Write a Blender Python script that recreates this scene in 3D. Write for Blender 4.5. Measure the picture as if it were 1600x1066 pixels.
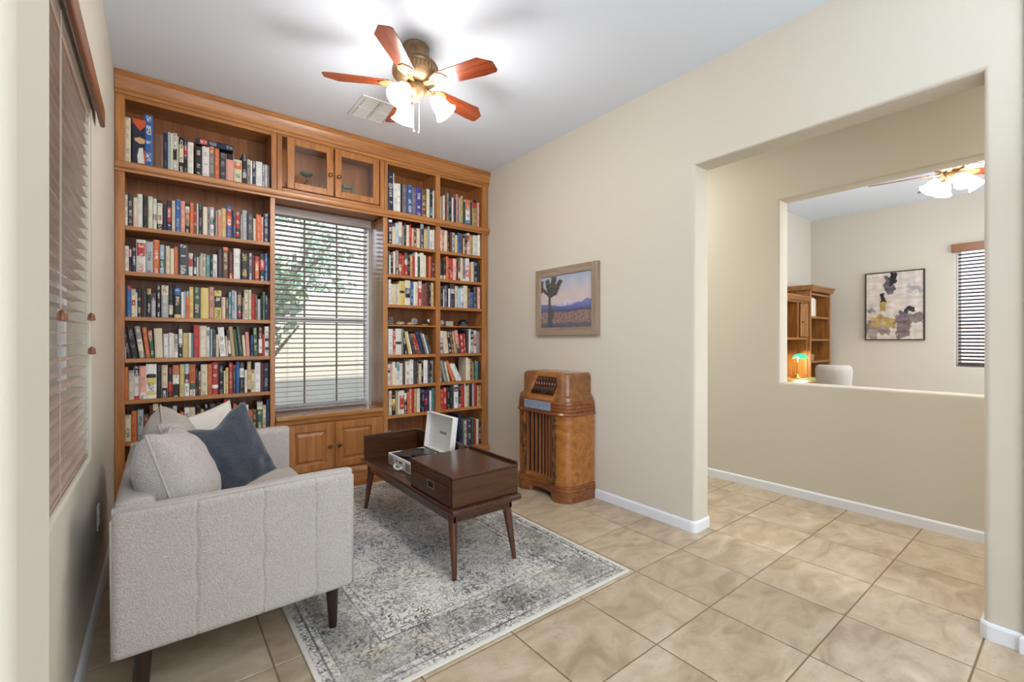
import bpy, bmesh, math, random
from mathutils import Vector, Matrix, noise
from math import sin, cos, pi, radians as rad

S = bpy.context.scene
for o in list(bpy.data.objects):
    bpy.data.objects.remove(o)
C = S.collection

# ---------------------------------------------------------------- camera, world, light, exposure
cam_d = bpy.data.cameras.new('camera'); cam = bpy.data.objects.new('camera', cam_d); C.objects.link(cam)
cam.location = (0, 0, 1.27); cam.rotation_euler = (rad(90), 0, rad(-37.96))
cam_d.sensor_width = 36; cam_d.lens = 36 * 705 / 1600; cam_d.shift_y = -2 / 1600; cam_d.clip_start = 0.02
S.camera = cam

S.view_settings.view_transform = 'Standard'; S.view_settings.look = 'None'
S.view_settings.gamma = 1.0; S.view_settings.use_curve_mapping = False
S.view_settings.exposure = 0.8

W = bpy.data.worlds.new('world'); S.world = W; W.use_nodes = True
_n = W.node_tree.nodes; _l = W.node_tree.links
_bg = _n['Background']; _bg.inputs[1].default_value = 1.45
_tc = _n.new('ShaderNodeTexCoord'); _sx = _n.new('ShaderNodeSeparateXYZ'); _rp = _n.new('ShaderNodeValToRGB')
_l.new(_tc.outputs['Generated'], _sx.inputs[0]); _l.new(_sx.outputs[2], _rp.inputs[0])
_rp.color_ramp.elements[0].position = 0.0; _rp.color_ramp.elements[0].color = (.86, .92, 1, 1)
_rp.color_ramp.elements[1].position = 0.8; _rp.color_ramp.elements[1].color = (.42, .62, 1, 1)
_l.new(_rp.outputs[0], _bg.inputs[0])

def light(name, kind, loc, energy, color=(1, 1, 1), rot=(0, 0, 0), size=None, sy=None, radius=None):
    d = bpy.data.lights.new(name, kind); d.energy = energy; d.color = color
    if kind == 'AREA':
        d.shape = 'RECTANGLE'; d.size = size; d.size_y = sy or size
    if radius is not None and kind in ('POINT', 'SPOT'): d.shadow_soft_size = radius
    o = bpy.data.objects.new(name, d); o.location = loc; o.rotation_euler = rot; C.objects.link(o)
    return o
sun = light('sun', 'SUN', (0, 0, 9), 2.2, (1, .95, .86), (rad(50), 0, rad(25))); sun.data.angle = rad(.5)
# fill lights added behind the camera
light('entry_fill_front', 'AREA', (-.1, -3.38, 1.6), 56, (.84, .92, 1), (rad(90), 0, 0), 4.2, 2.2)  # added frontal fill, standing in for assumed windows
light('entry_fill_down', 'AREA', (.6, -1.2, 3.03), 20, (.9, .95, 1), (0, 0, 0), 1.6, 1.6)  # added overhead fill for the unseen entry
light('entry_fill_up', 'AREA', (1.0, -.8, 1.9), 40, (.78, .89, 1), (rad(180), 0, 0), 1.4, 1.4)  # added upward fill that brightens the ceiling
light('hall_ceiling_light', 'AREA', (3.5, 3.1, 3.03), 22, (1, .98, .95), (0, 0, 0), .5, .5)
light('hall_fill_south', 'AREA', (3.5, -1.2, 3.03), 28, (1, .97, .90), (0, 0, 0), .8, .8)  # added to light the hall, no fixture in view here
light('den_south_area_light', 'AREA', (6.0, -1.42, 1.6), 44, (.86, .93, 1), (rad(90), 0, 0), 2.4, 1.5)  # area light facing in from the unseen south wall of the far room

# ---------------------------------------------------------------- helpers
def lin(c):
    if isinstance(c, str):
        c = tuple(int(c[i:i+2], 16) / 255 for i in (0, 2, 4))
    return tuple((v / 12.92 if v <= .04045 else ((v + .055) / 1.055) ** 2.4) for v in c) + (1,)

def M(name, col='808080', rough=.5, metal=0, bump=None, spec=.5, noise_mix=None, emit=None, trans=0, alpha=1, sheen=0, coords='Object'):
    """bump=(scale,strength,distance); noise_mix=(colour2, scale, contrast, stretch)"""
    m = bpy.data.materials.new(name); m.use_nodes = True
    nt = m.node_tree; N = nt.nodes; L = nt.links; b = N['Principled BSDF']
    b.inputs['Base Color'].default_value = lin(col); b.inputs['Roughness'].default_value = rough
    b.inputs['Metallic'].default_value = metal; b.inputs['Specular IOR Level'].default_value = spec
    b.inputs['Transmission Weight'].default_value = trans; b.inputs['Alpha'].default_value = alpha
    b.inputs['Sheen Weight'].default_value = sheen
    tc = N.new('ShaderNodeTexCoord')
    if noise_mix:
        c2, sc, con, st = noise_mix
        mp = N.new('ShaderNodeMapping'); mp.inputs['Scale'].default_value = st
        nz = N.new('ShaderNodeTexNoise'); nz.inputs['Scale'].default_value = sc; nz.inputs['Detail'].default_value = 5
        rp = N.new('ShaderNodeValToRGB')
        rp.color_ramp.elements[0].position = .5 - con; rp.color_ramp.elements[1].position = .5 + con
        rp.color_ramp.elements[0].color = lin(col); rp.color_ramp.elements[1].color = lin(c2)
        L.new(tc.outputs[coords], mp.inputs[0]); L.new(mp.outputs[0], nz.inputs[0]); L.new(nz.outputs[0], rp.inputs[0])
        L.new(rp.outputs[0], b.inputs['Base Color'])
    if bump:
        nb = N.new('ShaderNodeTexNoise'); nb.inputs['Scale'].default_value = bump[0]; nb.inputs['Detail'].default_value = 3
        bp = N.new('ShaderNodeBump'); bp.inputs['Strength'].default_value = bump[1]; bp.inputs['Distance'].default_value = bump[2]
        L.new(tc.outputs[coords], nb.inputs[0]); L.new(nb.outputs[0], bp.inputs['Height']); L.new(bp.outputs[0], b.inputs['Normal'])
    if emit:
        b.inputs['Emission Color'].default_value = lin(emit[0]); b.inputs['Emission Strength'].default_value = emit[1]
    return m

def wood(name, c1, c2, axis='z', rough=.35, scale=1.0, coat=.15):
    m = bpy.data.materials.new(name); m.use_nodes = True
    nt = m.node_tree; N = nt.nodes; L = nt.links; b = N['Principled BSDF']
    tc = N.new('ShaderNodeTexCoord'); oi = N.new('ShaderNodeObjectInfo')
    ad = N.new('ShaderNodeVectorMath'); ad.operation = 'ADD'
    ml = N.new('ShaderNodeMath'); ml.operation = 'MULTIPLY'; ml.inputs[1].default_value = 7.3
    L.new(oi.outputs['Random'], ml.inputs[0]); L.new(tc.outputs['Object'], ad.inputs[0]); L.new(ml.outputs[0], ad.inputs[1])
    mp = N.new('ShaderNodeMapping')
    st = {'x': (1.2, 14, 14), 'y': (14, 1.2, 14), 'z': (14, 14, 1.2)}[axis]
    mp.inputs['Scale'].default_value = tuple(v * scale for v in st)
    nz = N.new('ShaderNodeTexNoise'); nz.inputs['Scale'].default_value = 1.6; nz.inputs['Detail'].default_value = 6; nz.inputs['Distortion'].default_value = .6
    n2 = N.new('ShaderNodeTexNoise'); n2.inputs['Scale'].default_value = 7; n2.inputs['Detail'].default_value = 4
    mx = N.new('ShaderNodeMath'); mx.operation = 'MULTIPLY_ADD'; mx.inputs[1].default_value = .35
    rp = N.new('ShaderNodeValToRGB')
    rp.color_ramp.elements[0].position = .48; rp.color_ramp.elements[1].position = .88
    rp.color_ramp.elements[0].color = lin(c1); rp.color_ramp.elements[1].color = lin(c2)
    L.new(ad.outputs[0], mp.inputs[0]); L.new(mp.outputs[0], nz.inputs[0]); L.new(mp.outputs[0], n2.inputs[0])
    L.new(n2.outputs[0], mx.inputs[0]); L.new(nz.outputs[0], mx.inputs[2]); L.new(mx.outputs[0], rp.inputs[0])
    L.new(rp.outputs[0], b.inputs['Base Color'])
    b.inputs['Roughness'].default_value = rough; b.inputs['Coat Weight'].default_value = coat; b.inputs['Coat Roughness'].default_value = .25
    bp = N.new('ShaderNodeBump'); bp.inputs['Strength'].default_value = .12; bp.inputs['Distance'].default_value = .001
    L.new(mx.outputs[0], bp.inputs['Height']); L.new(bp.outputs[0], b.inputs['Normal'])
    return m

class B:
    """a bmesh that collects shapes"""
    def __init__(s): s.b = bmesh.new()
    def box(s, x0, x1, y0, y1, z0, z1, bev=0, seg=2, mi=0):
        v = [s.b.verts.new(p) for p in ((x0,y0,z0),(x1,y0,z0),(x1,y1,z0),(x0,y1,z0),(x0,y0,z1),(x1,y0,z1),(x1,y1,z1),(x0,y1,z1))]
        f = [s.b.faces.new([v[i] for i in q]) for q in ((3,2,1,0),(4,5,6,7),(0,1,5,4),(1,2,6,5),(2,3,7,6),(3,0,4,7))]
        for q in f: q.material_index = mi
        if bev:
            es = list({e for q in f for e in q.edges})
            bmesh.ops.bevel(s.b, geom=es, offset=bev, segments=seg, profile=.5, affect='EDGES')
        return s
    def prism(s, pts, a0, a1, axis='z', bev=0, seg=2):
        """pts 2D outline; axis z: (x,y); axis y: (x,z); axis x: (y,z)"""
        def P(p, a): return {'z': (p[0], p[1], a), 'y': (p[0], a, p[1]), 'x': (a, p[0], p[1])}[axis]
        lo = [s.b.verts.new(P(p, a0)) for p in pts]; hi = [s.b.verts.new(P(p, a1)) for p in pts]
        n = len(pts); fs = []
        fs.append(s.b.faces.new(lo[::-1])); fs.append(s.b.faces.new(hi))
        for i in range(n): fs.append(s.b.faces.new((lo[i], lo[(i+1) % n], hi[(i+1) % n], hi[i])))
        if bev:
            es = list({e for q in fs[:2] for e in q.edges})
            bmesh.ops.bevel(s.b, geom=es, offset=bev, segments=seg, profile=.5, affect='EDGES')
        return s
    def loft(s, rings, cap=True, closed=True):
        R = [[s.b.verts.new(p) for p in r] for r in rings]
        n = len(R[0])
        for a, b_ in zip(R, R[1:]):
            for i in range(n if closed else n - 1):
                s.b.faces.new((a[i], a[(i+1) % n], b_[(i+1) % n], b_[i]))
        if cap: s.b.faces.new(R[0][::-1]); s.b.faces.new(R[-1])
        return s
    def lathe(s, prof, c=(0, 0, 0), n=24, mat=None, cap=True):
        """prof list of (r,z)"""
        mt = mat or Matrix.Identity(4)
        rings = [[mt @ Vector((c[0] + max(r, 1e-4) * cos(2*pi*i/n), c[1] + max(r, 1e-4) * sin(2*pi*i/n), c[2] + z)) for i in range(n)] for r, z in prof]
        return s.loft(rings, cap)
    def cyl(s, p, q, r, r2=None, n=12, cap=True):
        p = Vector(p); q = Vector(q); d = (q - p); u = d.normalized()
        a = u.orthogonal().normalized(); b_ = u.cross(a); r2 = r if r2 is None else r2
        rings = [[c + (a * cos(2*pi*i/n) + b_ * sin(2*pi*i/n)) * rr for i in range(n)] for c, rr in ((p, r), (q, r2))]
        return s.loft(rings, cap)
    def tube(s, pts, r, n=8):
        pts = [Vector(p) for p in pts]; rings = []
        a = None
        for i, p in enumerate(pts):
            u = (pts[min(i+1, len(pts)-1)] - pts[max(i-1, 0)]).normalized()
            a = u.orthogonal().normalized() if a is None else (a - u * a.dot(u)).normalized()
            b_ = u.cross(a); rr = r[i] if isinstance(r, (list, tuple)) else r
            rings.append([p + (a * cos(2*pi*k/n) + b_ * sin(2*pi*k/n)) * rr for k in range(n)])
        return s.loft(rings)
    def ball(s, c, r, n=12, sc=(1, 1, 1)):
        mt = Matrix.Translation(c) @ Matrix.Diagonal((sc[0]*r, sc[1]*r, sc[2]*r, 1))
        bmesh.ops.create_uvsphere(s.b, u_segments=n, v_segments=max(6, n*2//3), radius=1, matrix=mt); return s
    def ico(s, c, r, sub=2, sc=(1, 1, 1), jit=0, seed=0):
        mt = Matrix.Translation(c) @ Matrix.Diagonal((sc[0]*r, sc[1]*r, sc[2]*r, 1))
        o = bmesh.ops.create_icosphere(s.b, subdivisions=sub, radius=1, matrix=mt)
        if jit:
            for v in o['verts']:
                v.co += Vector(noise.noise_vector(v.co * (1.5 / r) + Vector((seed, 0, 0)))) * jit
        return s
    def xf(s, mt): bmesh.ops.transform(s.b, matrix=mt, verts=s.b.verts[:]); return s

def obj(name, bb, mat=None, parent=None, smooth=False, world=True, subsurf=0, label=None):
    me = bpy.data.meshes.new(name)
    b = bb.b if isinstance(bb, B) else bb
    bmesh.ops.recalc_face_normals(b, faces=b.faces[:])
    if parent is not None and world:
        mt = parent.matrix_basis if parent.parent is None else parent.parent.matrix_basis @ parent.matrix_basis
        bmesh.ops.transform(b, matrix=mt.inverted(), verts=b.verts[:])
    b.to_mesh(me); b.free()
    for mm in (mat if isinstance(mat, (list, tuple)) else [mat]):
        if mm: me.materials.append(mm)
    if smooth:
        me.polygons.foreach_set('use_smooth', [True] * len(me.polygons))
        if smooth != 'all': me.set_sharp_from_angle(angle=rad(38 if smooth is True else smooth))
    o = bpy.data.objects.new(name, me); C.objects.link(o)
    if parent is not None: o.parent = parent
    if subsurf:
        md = o.modifiers.new('subsurf', 'SUBSURF'); md.levels = md.render_levels = subsurf
    if label: o['label'] = label
    return o

def thing(name, label, cat, loc=(0, 0, 0), group=None, rz=0):
    o = bpy.data.objects.new(name, None); C.objects.link(o); o.location = loc; o.rotation_euler = (0, 0, rz)
    o.empty_display_size = .1
    o['label'] = label; o['category'] = cat
    if group: o['group'] = group
    return o
def tag(o, label, cat, group=None):
    o['label'] = label; o['category'] = cat
    if group: o['group'] = group
    return o
def struct(o): o['kind'] = 'structure'; return o
def dup(o, loc=None, rot=None, label=None):
    def rec(x, par):
        c = x.copy(); C.objects.link(c); c.parent = par
        for k in x.children: rec(k, c)
        return c
    r = rec(o, o.parent)
    if loc is not None: r.location = loc
    if rot is not None: r.rotation_euler = rot
    if label: r['label'] = label
    return r
def col_mesh(name, verts, faces, fcol, mat, parent=None, loc=None):
    """mesh with a per-face colour attribute (flat pictures)"""
    me = bpy.data.meshes.new(name); me.from_pydata(verts, [], faces)
    at = me.attributes.new('Col', 'FLOAT_COLOR', 'FACE')
    at.data.foreach_set('color', [v for c in fcol for v in c])
    me.materials.append(mat); o = bpy.data.objects.new(name, me); C.objects.link(o)
    if parent is not None:
        o.parent = parent; o.matrix_parent_inverse = parent.matrix_basis.inverted()
    return o

# ---------------------------------------------------------------- materials
m_wall = M('wall_paint', 'cec7b8', .75, bump=(90, .12, .002), spec=.3)
m_denwall = M('den_wall_paint', 'cdc7bb', .75, bump=(90, .12, .002), spec=.3)
m_ceil = M('ceiling_paint', 'dfe6f0', .85, bump=(60, .1, .002), spec=.2)
m_base = M('baseboard_paint', 'e2e5ea', .4)
m_white = M('white_vinyl', 'e9e9ea', .4)
m_grout = M('grout', '93795c', .9, bump=(200, .2, .001))
m_wz = wood('maple_vertical', 'ba7d42', '93592a', 'z', .3, coat=.4)
m_wx = wood('maple_horizontal', 'bd8045', '965d2c', 'x', .36)
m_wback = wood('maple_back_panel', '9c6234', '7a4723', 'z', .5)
m_dw = wood('walnut_along', '4b291a', '371b10', 'y', .2, 1.8, coat=.4)
m_dwx = wood('walnut_across', '50301c', '3b2012', 'x', .22, 1.8, coat=.4)
m_dwz = wood('walnut_legs', '5a301c', '44220f', 'z', .25, 1.8, coat=.3)
m_wgl = wood('maple_glossy_sill', 'bd834b', '986332', 'x', .16, coat=1.0)
m_wgz = wood('maple_glossy_reveal', 'bd834b', '986332', 'z', .16, coat=1.0)
m_knob = M('antique_brass', '6f5a3c', .35, .9)
m_blk = M('black_plastic', '111214', .35)
m_chrome = M('chrome', 'c8c8ca', .2, 1)

def attr_mat(name, rough=.6, bump=None):
    m = bpy.data.materials.new(name); m.use_nodes = True; N = m.node_tree.nodes; L = m.node_tree.links
    a = N.new('ShaderNodeAttribute'); a.attribute_name = 'Col'; b = N['Principled BSDF']
    L.new(a.outputs['Color'], b.inputs['Base Color']); b.inputs['Roughness'].default_value = rough
    if bump:
        tc = N.new('ShaderNodeTexCoord'); nz = N.new('ShaderNodeTexNoise'); nz.inputs['Scale'].default_value = bump[0]
        bp = N.new('ShaderNodeBump'); bp.inputs['Strength'].default_value = bump[1]; bp.inputs['Distance'].default_value = .002
        L.new(tc.outputs['Object'], nz.inputs[0]); L.new(nz.outputs[0], bp.inputs['Height']); L.new(bp.outputs[0], b.inputs['Normal'])
    return m
m_art = attr_mat('painted_canvas', .7, (120, .3))

def tile_mat():
    m = bpy.data.materials.new('ceramic_floor_tile'); m.use_nodes = True; N = m.node_tree.nodes; L = m.node_tree.links
    b = N['Principled BSDF']; tc = N.new('ShaderNodeTexCoord'); oi = N.new('ShaderNodeObjectInfo')
    ml = N.new('ShaderNodeMath'); ml.operation = 'MULTIPLY'; ml.inputs[1].default_value = 31
    ad = N.new('ShaderNodeVectorMath'); ad.operation = 'ADD'
    L.new(oi.outputs['Random'], ml.inputs[0]); L.new(tc.outputs['Object'], ad.inputs[0]); L.new(ml.outputs[0], ad.inputs[1])
    mp = N.new('ShaderNodeMapping'); mp.inputs['Scale'].default_value = (1, 1.8, 1); mp.inputs['Rotation'].default_value = (0, 0, .5)
    L.new(ad.outputs[0], mp.inputs[0])
    n1 = N.new('ShaderNodeTexNoise'); n1.inputs['Scale'].default_value = 4; n1.inputs['Detail'].default_value = 7; n1.inputs['Distortion'].default_value = 1.2
    n2 = N.new('ShaderNodeTexNoise'); n2.inputs['Scale'].default_value = 13; n2.inputs['Detail'].default_value = 5; n2.inputs['Distortion'].default_value = 2.5
    for q in (n1, n2): L.new(mp.outputs[0], q.inputs[0])
    r1 = N.new('ShaderNodeValToRGB'); e = r1.color_ramp.elements
    e[0].position = .3; e[0].color = lin('a08c73'); e[1].position = .72; e[1].color = lin('c8b9a2')
    k = e.new(.5); k.color = lin('b6a48a')
    L.new(n1.outputs[0], r1.inputs[0])
    r2 = N.new('ShaderNodeValToRGB'); r2.color_ramp.elements[0].position = .56; r2.color_ramp.elements[1].position = .75
    r2.color_ramp.elements[0].color = (0, 0, 0, 1); r2.color_ramp.elements[1].color = (.5, .5, .5, 1)
    L.new(n2.outputs[0], r2.inputs[0])
    mx = N.new('ShaderNodeMix'); mx.data_type = 'RGBA'; mx.inputs[7].default_value = lin('9f8467')
    L.new(r2.outputs[0], mx.inputs[0]); L.new(r1.outputs[0], mx.inputs[6])
    hs = N.new('ShaderNodeHueSaturation'); vr = N.new('ShaderNodeMapRange'); vr.inputs[3].default_value = .93; vr.inputs[4].default_value = 1.05
    L.new(oi.outputs['Random'], vr.inputs[0]); L.new(vr.outputs[0], hs.inputs['Value']); L.new(mx.outputs[2], hs.inputs['Color'])
    L.new(hs.outputs[0], b.inputs['Base Color']); b.inputs['Roughness'].default_value = .34
    bp = N.new('ShaderNodeBump'); bp.inputs['Strength'].default_value = .15; bp.inputs['Distance'].default_value = .0015
    L.new(n2.outputs[0], bp.inputs['Height']); L.new(bp.outputs[0], b.inputs['Normal'])
    return m
m_tile = tile_mat()

# ---------------------------------------------------------------- setting
H = 3.05
XL, XR, YB, YW = -.238, 2.77, 3.96, 4.27       # left wall, right wall, bookcase front, window wall

def slab(name, x0, x1, y0, y1, z0, z1, mat): return struct(obj(name, B().box(x0, x1, y0, y1, z0, z1), mat))

def hole_wall(name, ax, a0, a1, t0, t1, h, mat, z1=H, open_bottom=False, bev=.02):
    """wall spanning a0..a1 along axis ax ('x' or 'y'), thickness t0..t1, hole h=(b0,b1,zb,zt) with bullnose edges"""
    b0, b1, zb, zt = h; bb = B(); bm = bb.b
    def P(a, z, t): return (a, t, z) if ax == 'x' else (t, a, z)
    O = [(a0, 0), (a1, 0), (a1, z1), (a0, z1)]; I = [(b0, zb), (b1, zb), (b1, zt), (b0, zt)]
    if open_bottom: I[0] = (b0, 0); I[1] = (b1, 0)
    vo = [[bm.verts.new(P(a, z, t)) for a, z in O] for t in (t0, t1)]
    vi = [[bm.verts.new(P(a, z, t)) for a, z in I] for t in (t0, t1)]
    rng = [1, 2, 3] if open_bottom else [0, 1, 2, 3]
    for s in (0, 1):
        for i in rng: bm.faces.new((vo[s][i], vo[s][(i+1) % 4], vi[s][(i+1) % 4], vi[s][i]))
    es = []
    for i in rng:
        f = bm.faces.new((vi[0][i], vi[0][(i+1) % 4], vi[1][(i+1) % 4], vi[1][i]))
        es += [e for e in f.edges if (e.verts[0] in vi[0]) == (e.verts[1] in vi[0])]
        bm.faces.new((vo[0][i], vo[0][(i+1) % 4], vo[1][(i+1) % 4], vo[1][i]))
    if open_bottom:
        bm.faces.new((vo[0][0], vi[0][0], vi[1][0], vo[1][0])); bm.faces.new((vo[0][1], vi[0][1], vi[1][1], vo[1][1]))
    bmesh.ops.recalc_face_normals(bm, faces=bm.faces[:])
    if bev: bmesh.ops.bevel(bm, geom=list(set(es)), offset=bev, segments=5, profile=.5, affect='EDGES')
    return struct(obj(name, bb, mat, smooth=50))

floor = struct(obj('floor', B().prism([(-2.7, -3.6), (4.06, -3.6), (4.06, 4.7), (-.38, 4.7), (-.38, .458), (-2.7, .458)], -.15, -.004), m_grout))
slab('floor_den', 4.06, 7.9, -1.6, 2.75, -.15, 0, M('den_carpet', 'b9ad9b', .95, bump=(400, .4, .003)))
struct(obj('ceiling', B().prism([(-2.82, -3.6), (7.9, -3.6), (7.9, 4.7), (-.39, 4.7), (-.39, .459), (-2.82, .459)], H, H + .12), m_ceil))
hole_wall('wall_left', 'y', .458, 4.7, XL - .15, XL, (1.1, 2.715, .752, 2.27), m_wall, bev=.012)
hole_wall('wall_right', 'y', .166, 4.7, XR, XR + .18, (.28, 1.6, 0, 2.42), m_wall, open_bottom=True, bev=.022)
slab('wall_right_return', 2.755, 2.95, -3.6, .164, 0, H, m_wall)
hole_wall('wall_back', 'x', XL, XR, YW, YW + .15, (.722, 1.598, .662, 2.40), m_wall, bev=0)
struct(obj('wall_left_return', B().prism([(-2.7, .333), (-.06, .333), (-.06, .458), (-2.7, .458)], 0, H), m_wall, smooth=50)).modifiers.new('bullnose', 'BEVEL').width = .018
bpy.data.objects['wall_left_return'].modifiers[0].segments = 4
slab('wall_entry_left', -2.82, -2.7, -3.6, .46, 0, H, m_wall)
hole_wall('wall_entry_back', 'x', -2.7, 2.76, -3.6, -3.45, (-2.2, 2.0, .5, 2.7), m_wall, bev=0)
hole_wall('wall_hall', 'y', -3.6, 4.7, 4.05, 4.22, (-.35, 1.585, .915, 2.428), m_wall, bev=.02)
slab('wall_hall_end', 2.95, 4.05, 4.6, 4.7, 0, H, m_wall)
slab('wall_hall_south', 2.95, 4.05, -3.6, -3.5, 0, H, m_wall)
hole_wall('wall_den_east', 'y', -1.6, 2.75, 7.72, 7.86, (-.05, 1.02, .94, 2.42), m_denwall, bev=.015)
slab('wall_den_north', 4.22, 7.72, 2.59, 2.75, 0, H, m_denwall)
hole_wall('wall_den_south', 'x', 4.22, 7.72, -1.6, -1.48, (4.7, 7.2, .8, 2.4), m_denwall, bev=0)

# floor tiles, each its own piece
TX, TY = .4275, .4175
def tile_mesh():
    b = B().box(.003, TX - .003, .003, TY - .003, -.004, 0, .0015, 1)
    me = bpy.data.meshes.new('floor_tile'); b.b.to_mesh(me); b.b.free(); me.materials.append(m_tile); return me
tm = tile_mesh()
cut = {}
for i in range(-5, 6):
    for j in range(-4, 8):
        x, y = 1.632 + TX * i, 1.113 + TY * j
        x0, x1 = max(x, XL), min(x + TX, 4.05); y1 = min(y + TY, 4.6 if x > 2.5 else 4.0)
        if x1 - x0 < .02 or y1 - y < .02: continue
        if x1 - x0 < TX - .001 or y1 - y < TY - .001:
            key = (round(x0 - x, 3), round(x1 - x, 3), round(y1 - y, 3))
            if key not in cut:
                b = B().box(x0 - x + .003, x1 - x - .003, .003, y1 - y - .003, -.004, 0, .0015, 1)
                me = bpy.data.meshes.new('floor_tile'); b.b.to_mesh(me); b.b.free(); me.materials.append(m_tile); cut[key] = me
            me = cut[key]
        else: me = tm
        o = bpy.data.objects.new('floor_tile', me); C.objects.link(o); o.location = (x, y, 0); o.parent = floor

def baseboard(name, path, t=.013, h=.072, side=1):
    """path: plan polyline along the wall face; side: +1 offsets to the left of travel"""
    P = [Vector((p[0], p[1])) for p in path]; n = len(P); off = []
    for i in range(n):
        ds = []
        if i > 0: ds.append((P[i] - P[i-1]).normalized())
        if i < n - 1: ds.append((P[i+1] - P[i]).normalized())
        ns = [Vector((-d.y, d.x)) * side for d in ds]
        m_ = sum(ns, Vector((0, 0))); m_ = m_ / m_.length
        off.append(m_ / max(.3, m_.dot(ns[0])))
    prof = [(0, .0005), (t, .0005), (t, h - .012), (t - .004, h - .003), (t - .008, h), (0, h)]
    rings = [[(P[i].x + off[i].x * a, P[i].y + off[i].y * a, z) for a, z in prof] for i in range(n)]
    return struct(obj(name, B().loft(rings), m_base))
def arc(cx, cy, r, a0, a1, n=5): return [(cx + r * cos(rad(a0 + (a1 - a0) * k / n)), cy + r * sin(rad(a0 + (a1 - a0) * k / n))) for k in range(n + 1)]
baseboard('baseboard_right', [(XR, YB)] + arc(XR + .022, 1.6 + .022, .022, 180, 270) + arc(XR + .18 - .022, 1.6 + .022, .022, 270, 360) + [(XR + .18, 4.6)], side=-1)
baseboard('baseboard_hall', [(4.05, -1.2), (4.05, 4.6)], side=1)
baseboard('baseboard_right_near', [(XR + .1, .28), (XR + .022, .28)] + arc(XR + .022, .28 - .022, .022, 90, 180)[1:] + [(XR, .164), (2.755, .164), (2.755, -1)], side=-1)
baseboard('baseboard_left', [(XL, .47), (XL, YB)], side=-1)
baseboard('baseboard_den', [(4.23, 2.59), (7.72, 2.59), (7.72, -1.4)], side=-1)

# ---------------------------------------------------------------- built-in maple bookcases
LZ = [2.46, 2.035, 1.73, 1.425, 1.143, .864, .585, .30]
RZ = [2.46, 2.155, 1.875, 1.597, 1.408, 1.13, .845, .57, .165]
m_shelfx = m_wx
def panel(n, t, x0, x1, y0, y1, z0, z1, m=None, bev=.002, label=None):
    return obj(n, B().box(x0, x1, y0, y1, z0, z1, bev, 1), m or m_wz, t, label=label)

lb = thing('built_in_bookcase', 'tall built-in maple bookcase in the corner left of the blinded window', 'bookcase', (.24, 4.1, 0))
panel('side_panel', lb, -.236, -.185, 3.96, 4.26, 0, 2.93)
panel('side_panel', lb, .682, .717, 3.96, 4.26, 0, 2.39)
panel('side_panel', lb, .690, .728, 3.96, 4.26, 2.455, 2.93)
panel('side_panel', lb, .732, .768, 3.96, 4.26, 2.455, 2.93)
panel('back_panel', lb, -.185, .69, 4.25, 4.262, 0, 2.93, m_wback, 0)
panel('top_rail', lb, -.186, .69, 3.962, 3.985, 2.88, 2.93, m_wx)
panel('top_panel', lb, -.185, .69, 3.985, 4.25, 2.905, 2.93, m_wx)
for i, z in enumerate(LZ):
    panel('shelf', lb, -.185, .682 if i else .69, 3.964, 4.25, z - .028, z, m_wx)
panel('plinth', lb, -.185, .682, 3.97, 3.99, 0, .12, m_wx)

rb = thing('built_in_bookcase', 'built-in maple bookcase in two columns right of the blinded window', 'bookcase', (2.18, 4.1, 0))
panel('side_panel', rb, 1.602, 1.646, 3.96, 4.26, .0, 2.39, m_wgz)
panel('side_panel', rb, 1.574, 1.612, 3.96, 4.26, 2.455, 2.93)
panel('side_panel', rb, 1.614, 1.646, 3.96, 4.26, 2.455, 2.93)
panel('divider', rb, 2.14, 2.19, 3.96, 4.25, .12, 2.93)
panel('side_panel', rb, 2.69, 2.757, 3.96, 4.26, 0, 2.93)
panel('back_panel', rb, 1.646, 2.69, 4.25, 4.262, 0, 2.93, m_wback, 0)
panel('top_rail', rb, 1.644, 2.692, 3.962, 3.985, 2.88, 2.93, m_wx)
panel('top_panel', rb, 1.646, 2.69, 3.985, 4.25, 2.905, 2.93, m_wx)
for i, z in enumerate(RZ):
    th = .013 if i == 4 else .028
    for a, b_ in ((1.646, 2.14), (2.19, 2.69)):
        panel('shelf', rb, a, b_, 3.964, 4.25, z - th, z, m_wx)
panel('plinth', rb, 1.604, 2.757, 3.935, 3.96, 0, .125, m_wx)
obj('plinth_moulding', B().prism([(3.925, .125), (3.96, .125), (3.96, .162), (3.945, .162), (3.935, .145)], 1.603, 2.762, 'x'), m_wx, rb)

crown = tag(obj('crown_moulding', B().prism([(3.950, 2.905), (3.948, 2.925), (3.938, 2.932), (3.938, 2.945), (3.936, 2.952), (3.934, 2.985), (3.922, 3.012), (3.916, 3.016), (3.916, 3.046), (3.9595, 3.046), (3.9595, 2.905)], XL + .003, 2.768, 'x'), m_wx, smooth=30),
            'stepped maple crown moulding running along the top of the bookcases', 'moulding')
ledge = tag(obj('ledge_moulding', B().prism([(3.955, 2.39), (3.946, 2.39), (3.944, 2.405), (3.934, 2.412), (3.928, 2.425), (3.928, 2.446), (3.934, 2.454), (3.955, 2.454)], XL + .003, 2.766, 'x', ), m_wx, smooth=30),
            'rounded maple ledge moulding running under the top shelves and glass doors', 'moulding')

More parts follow.
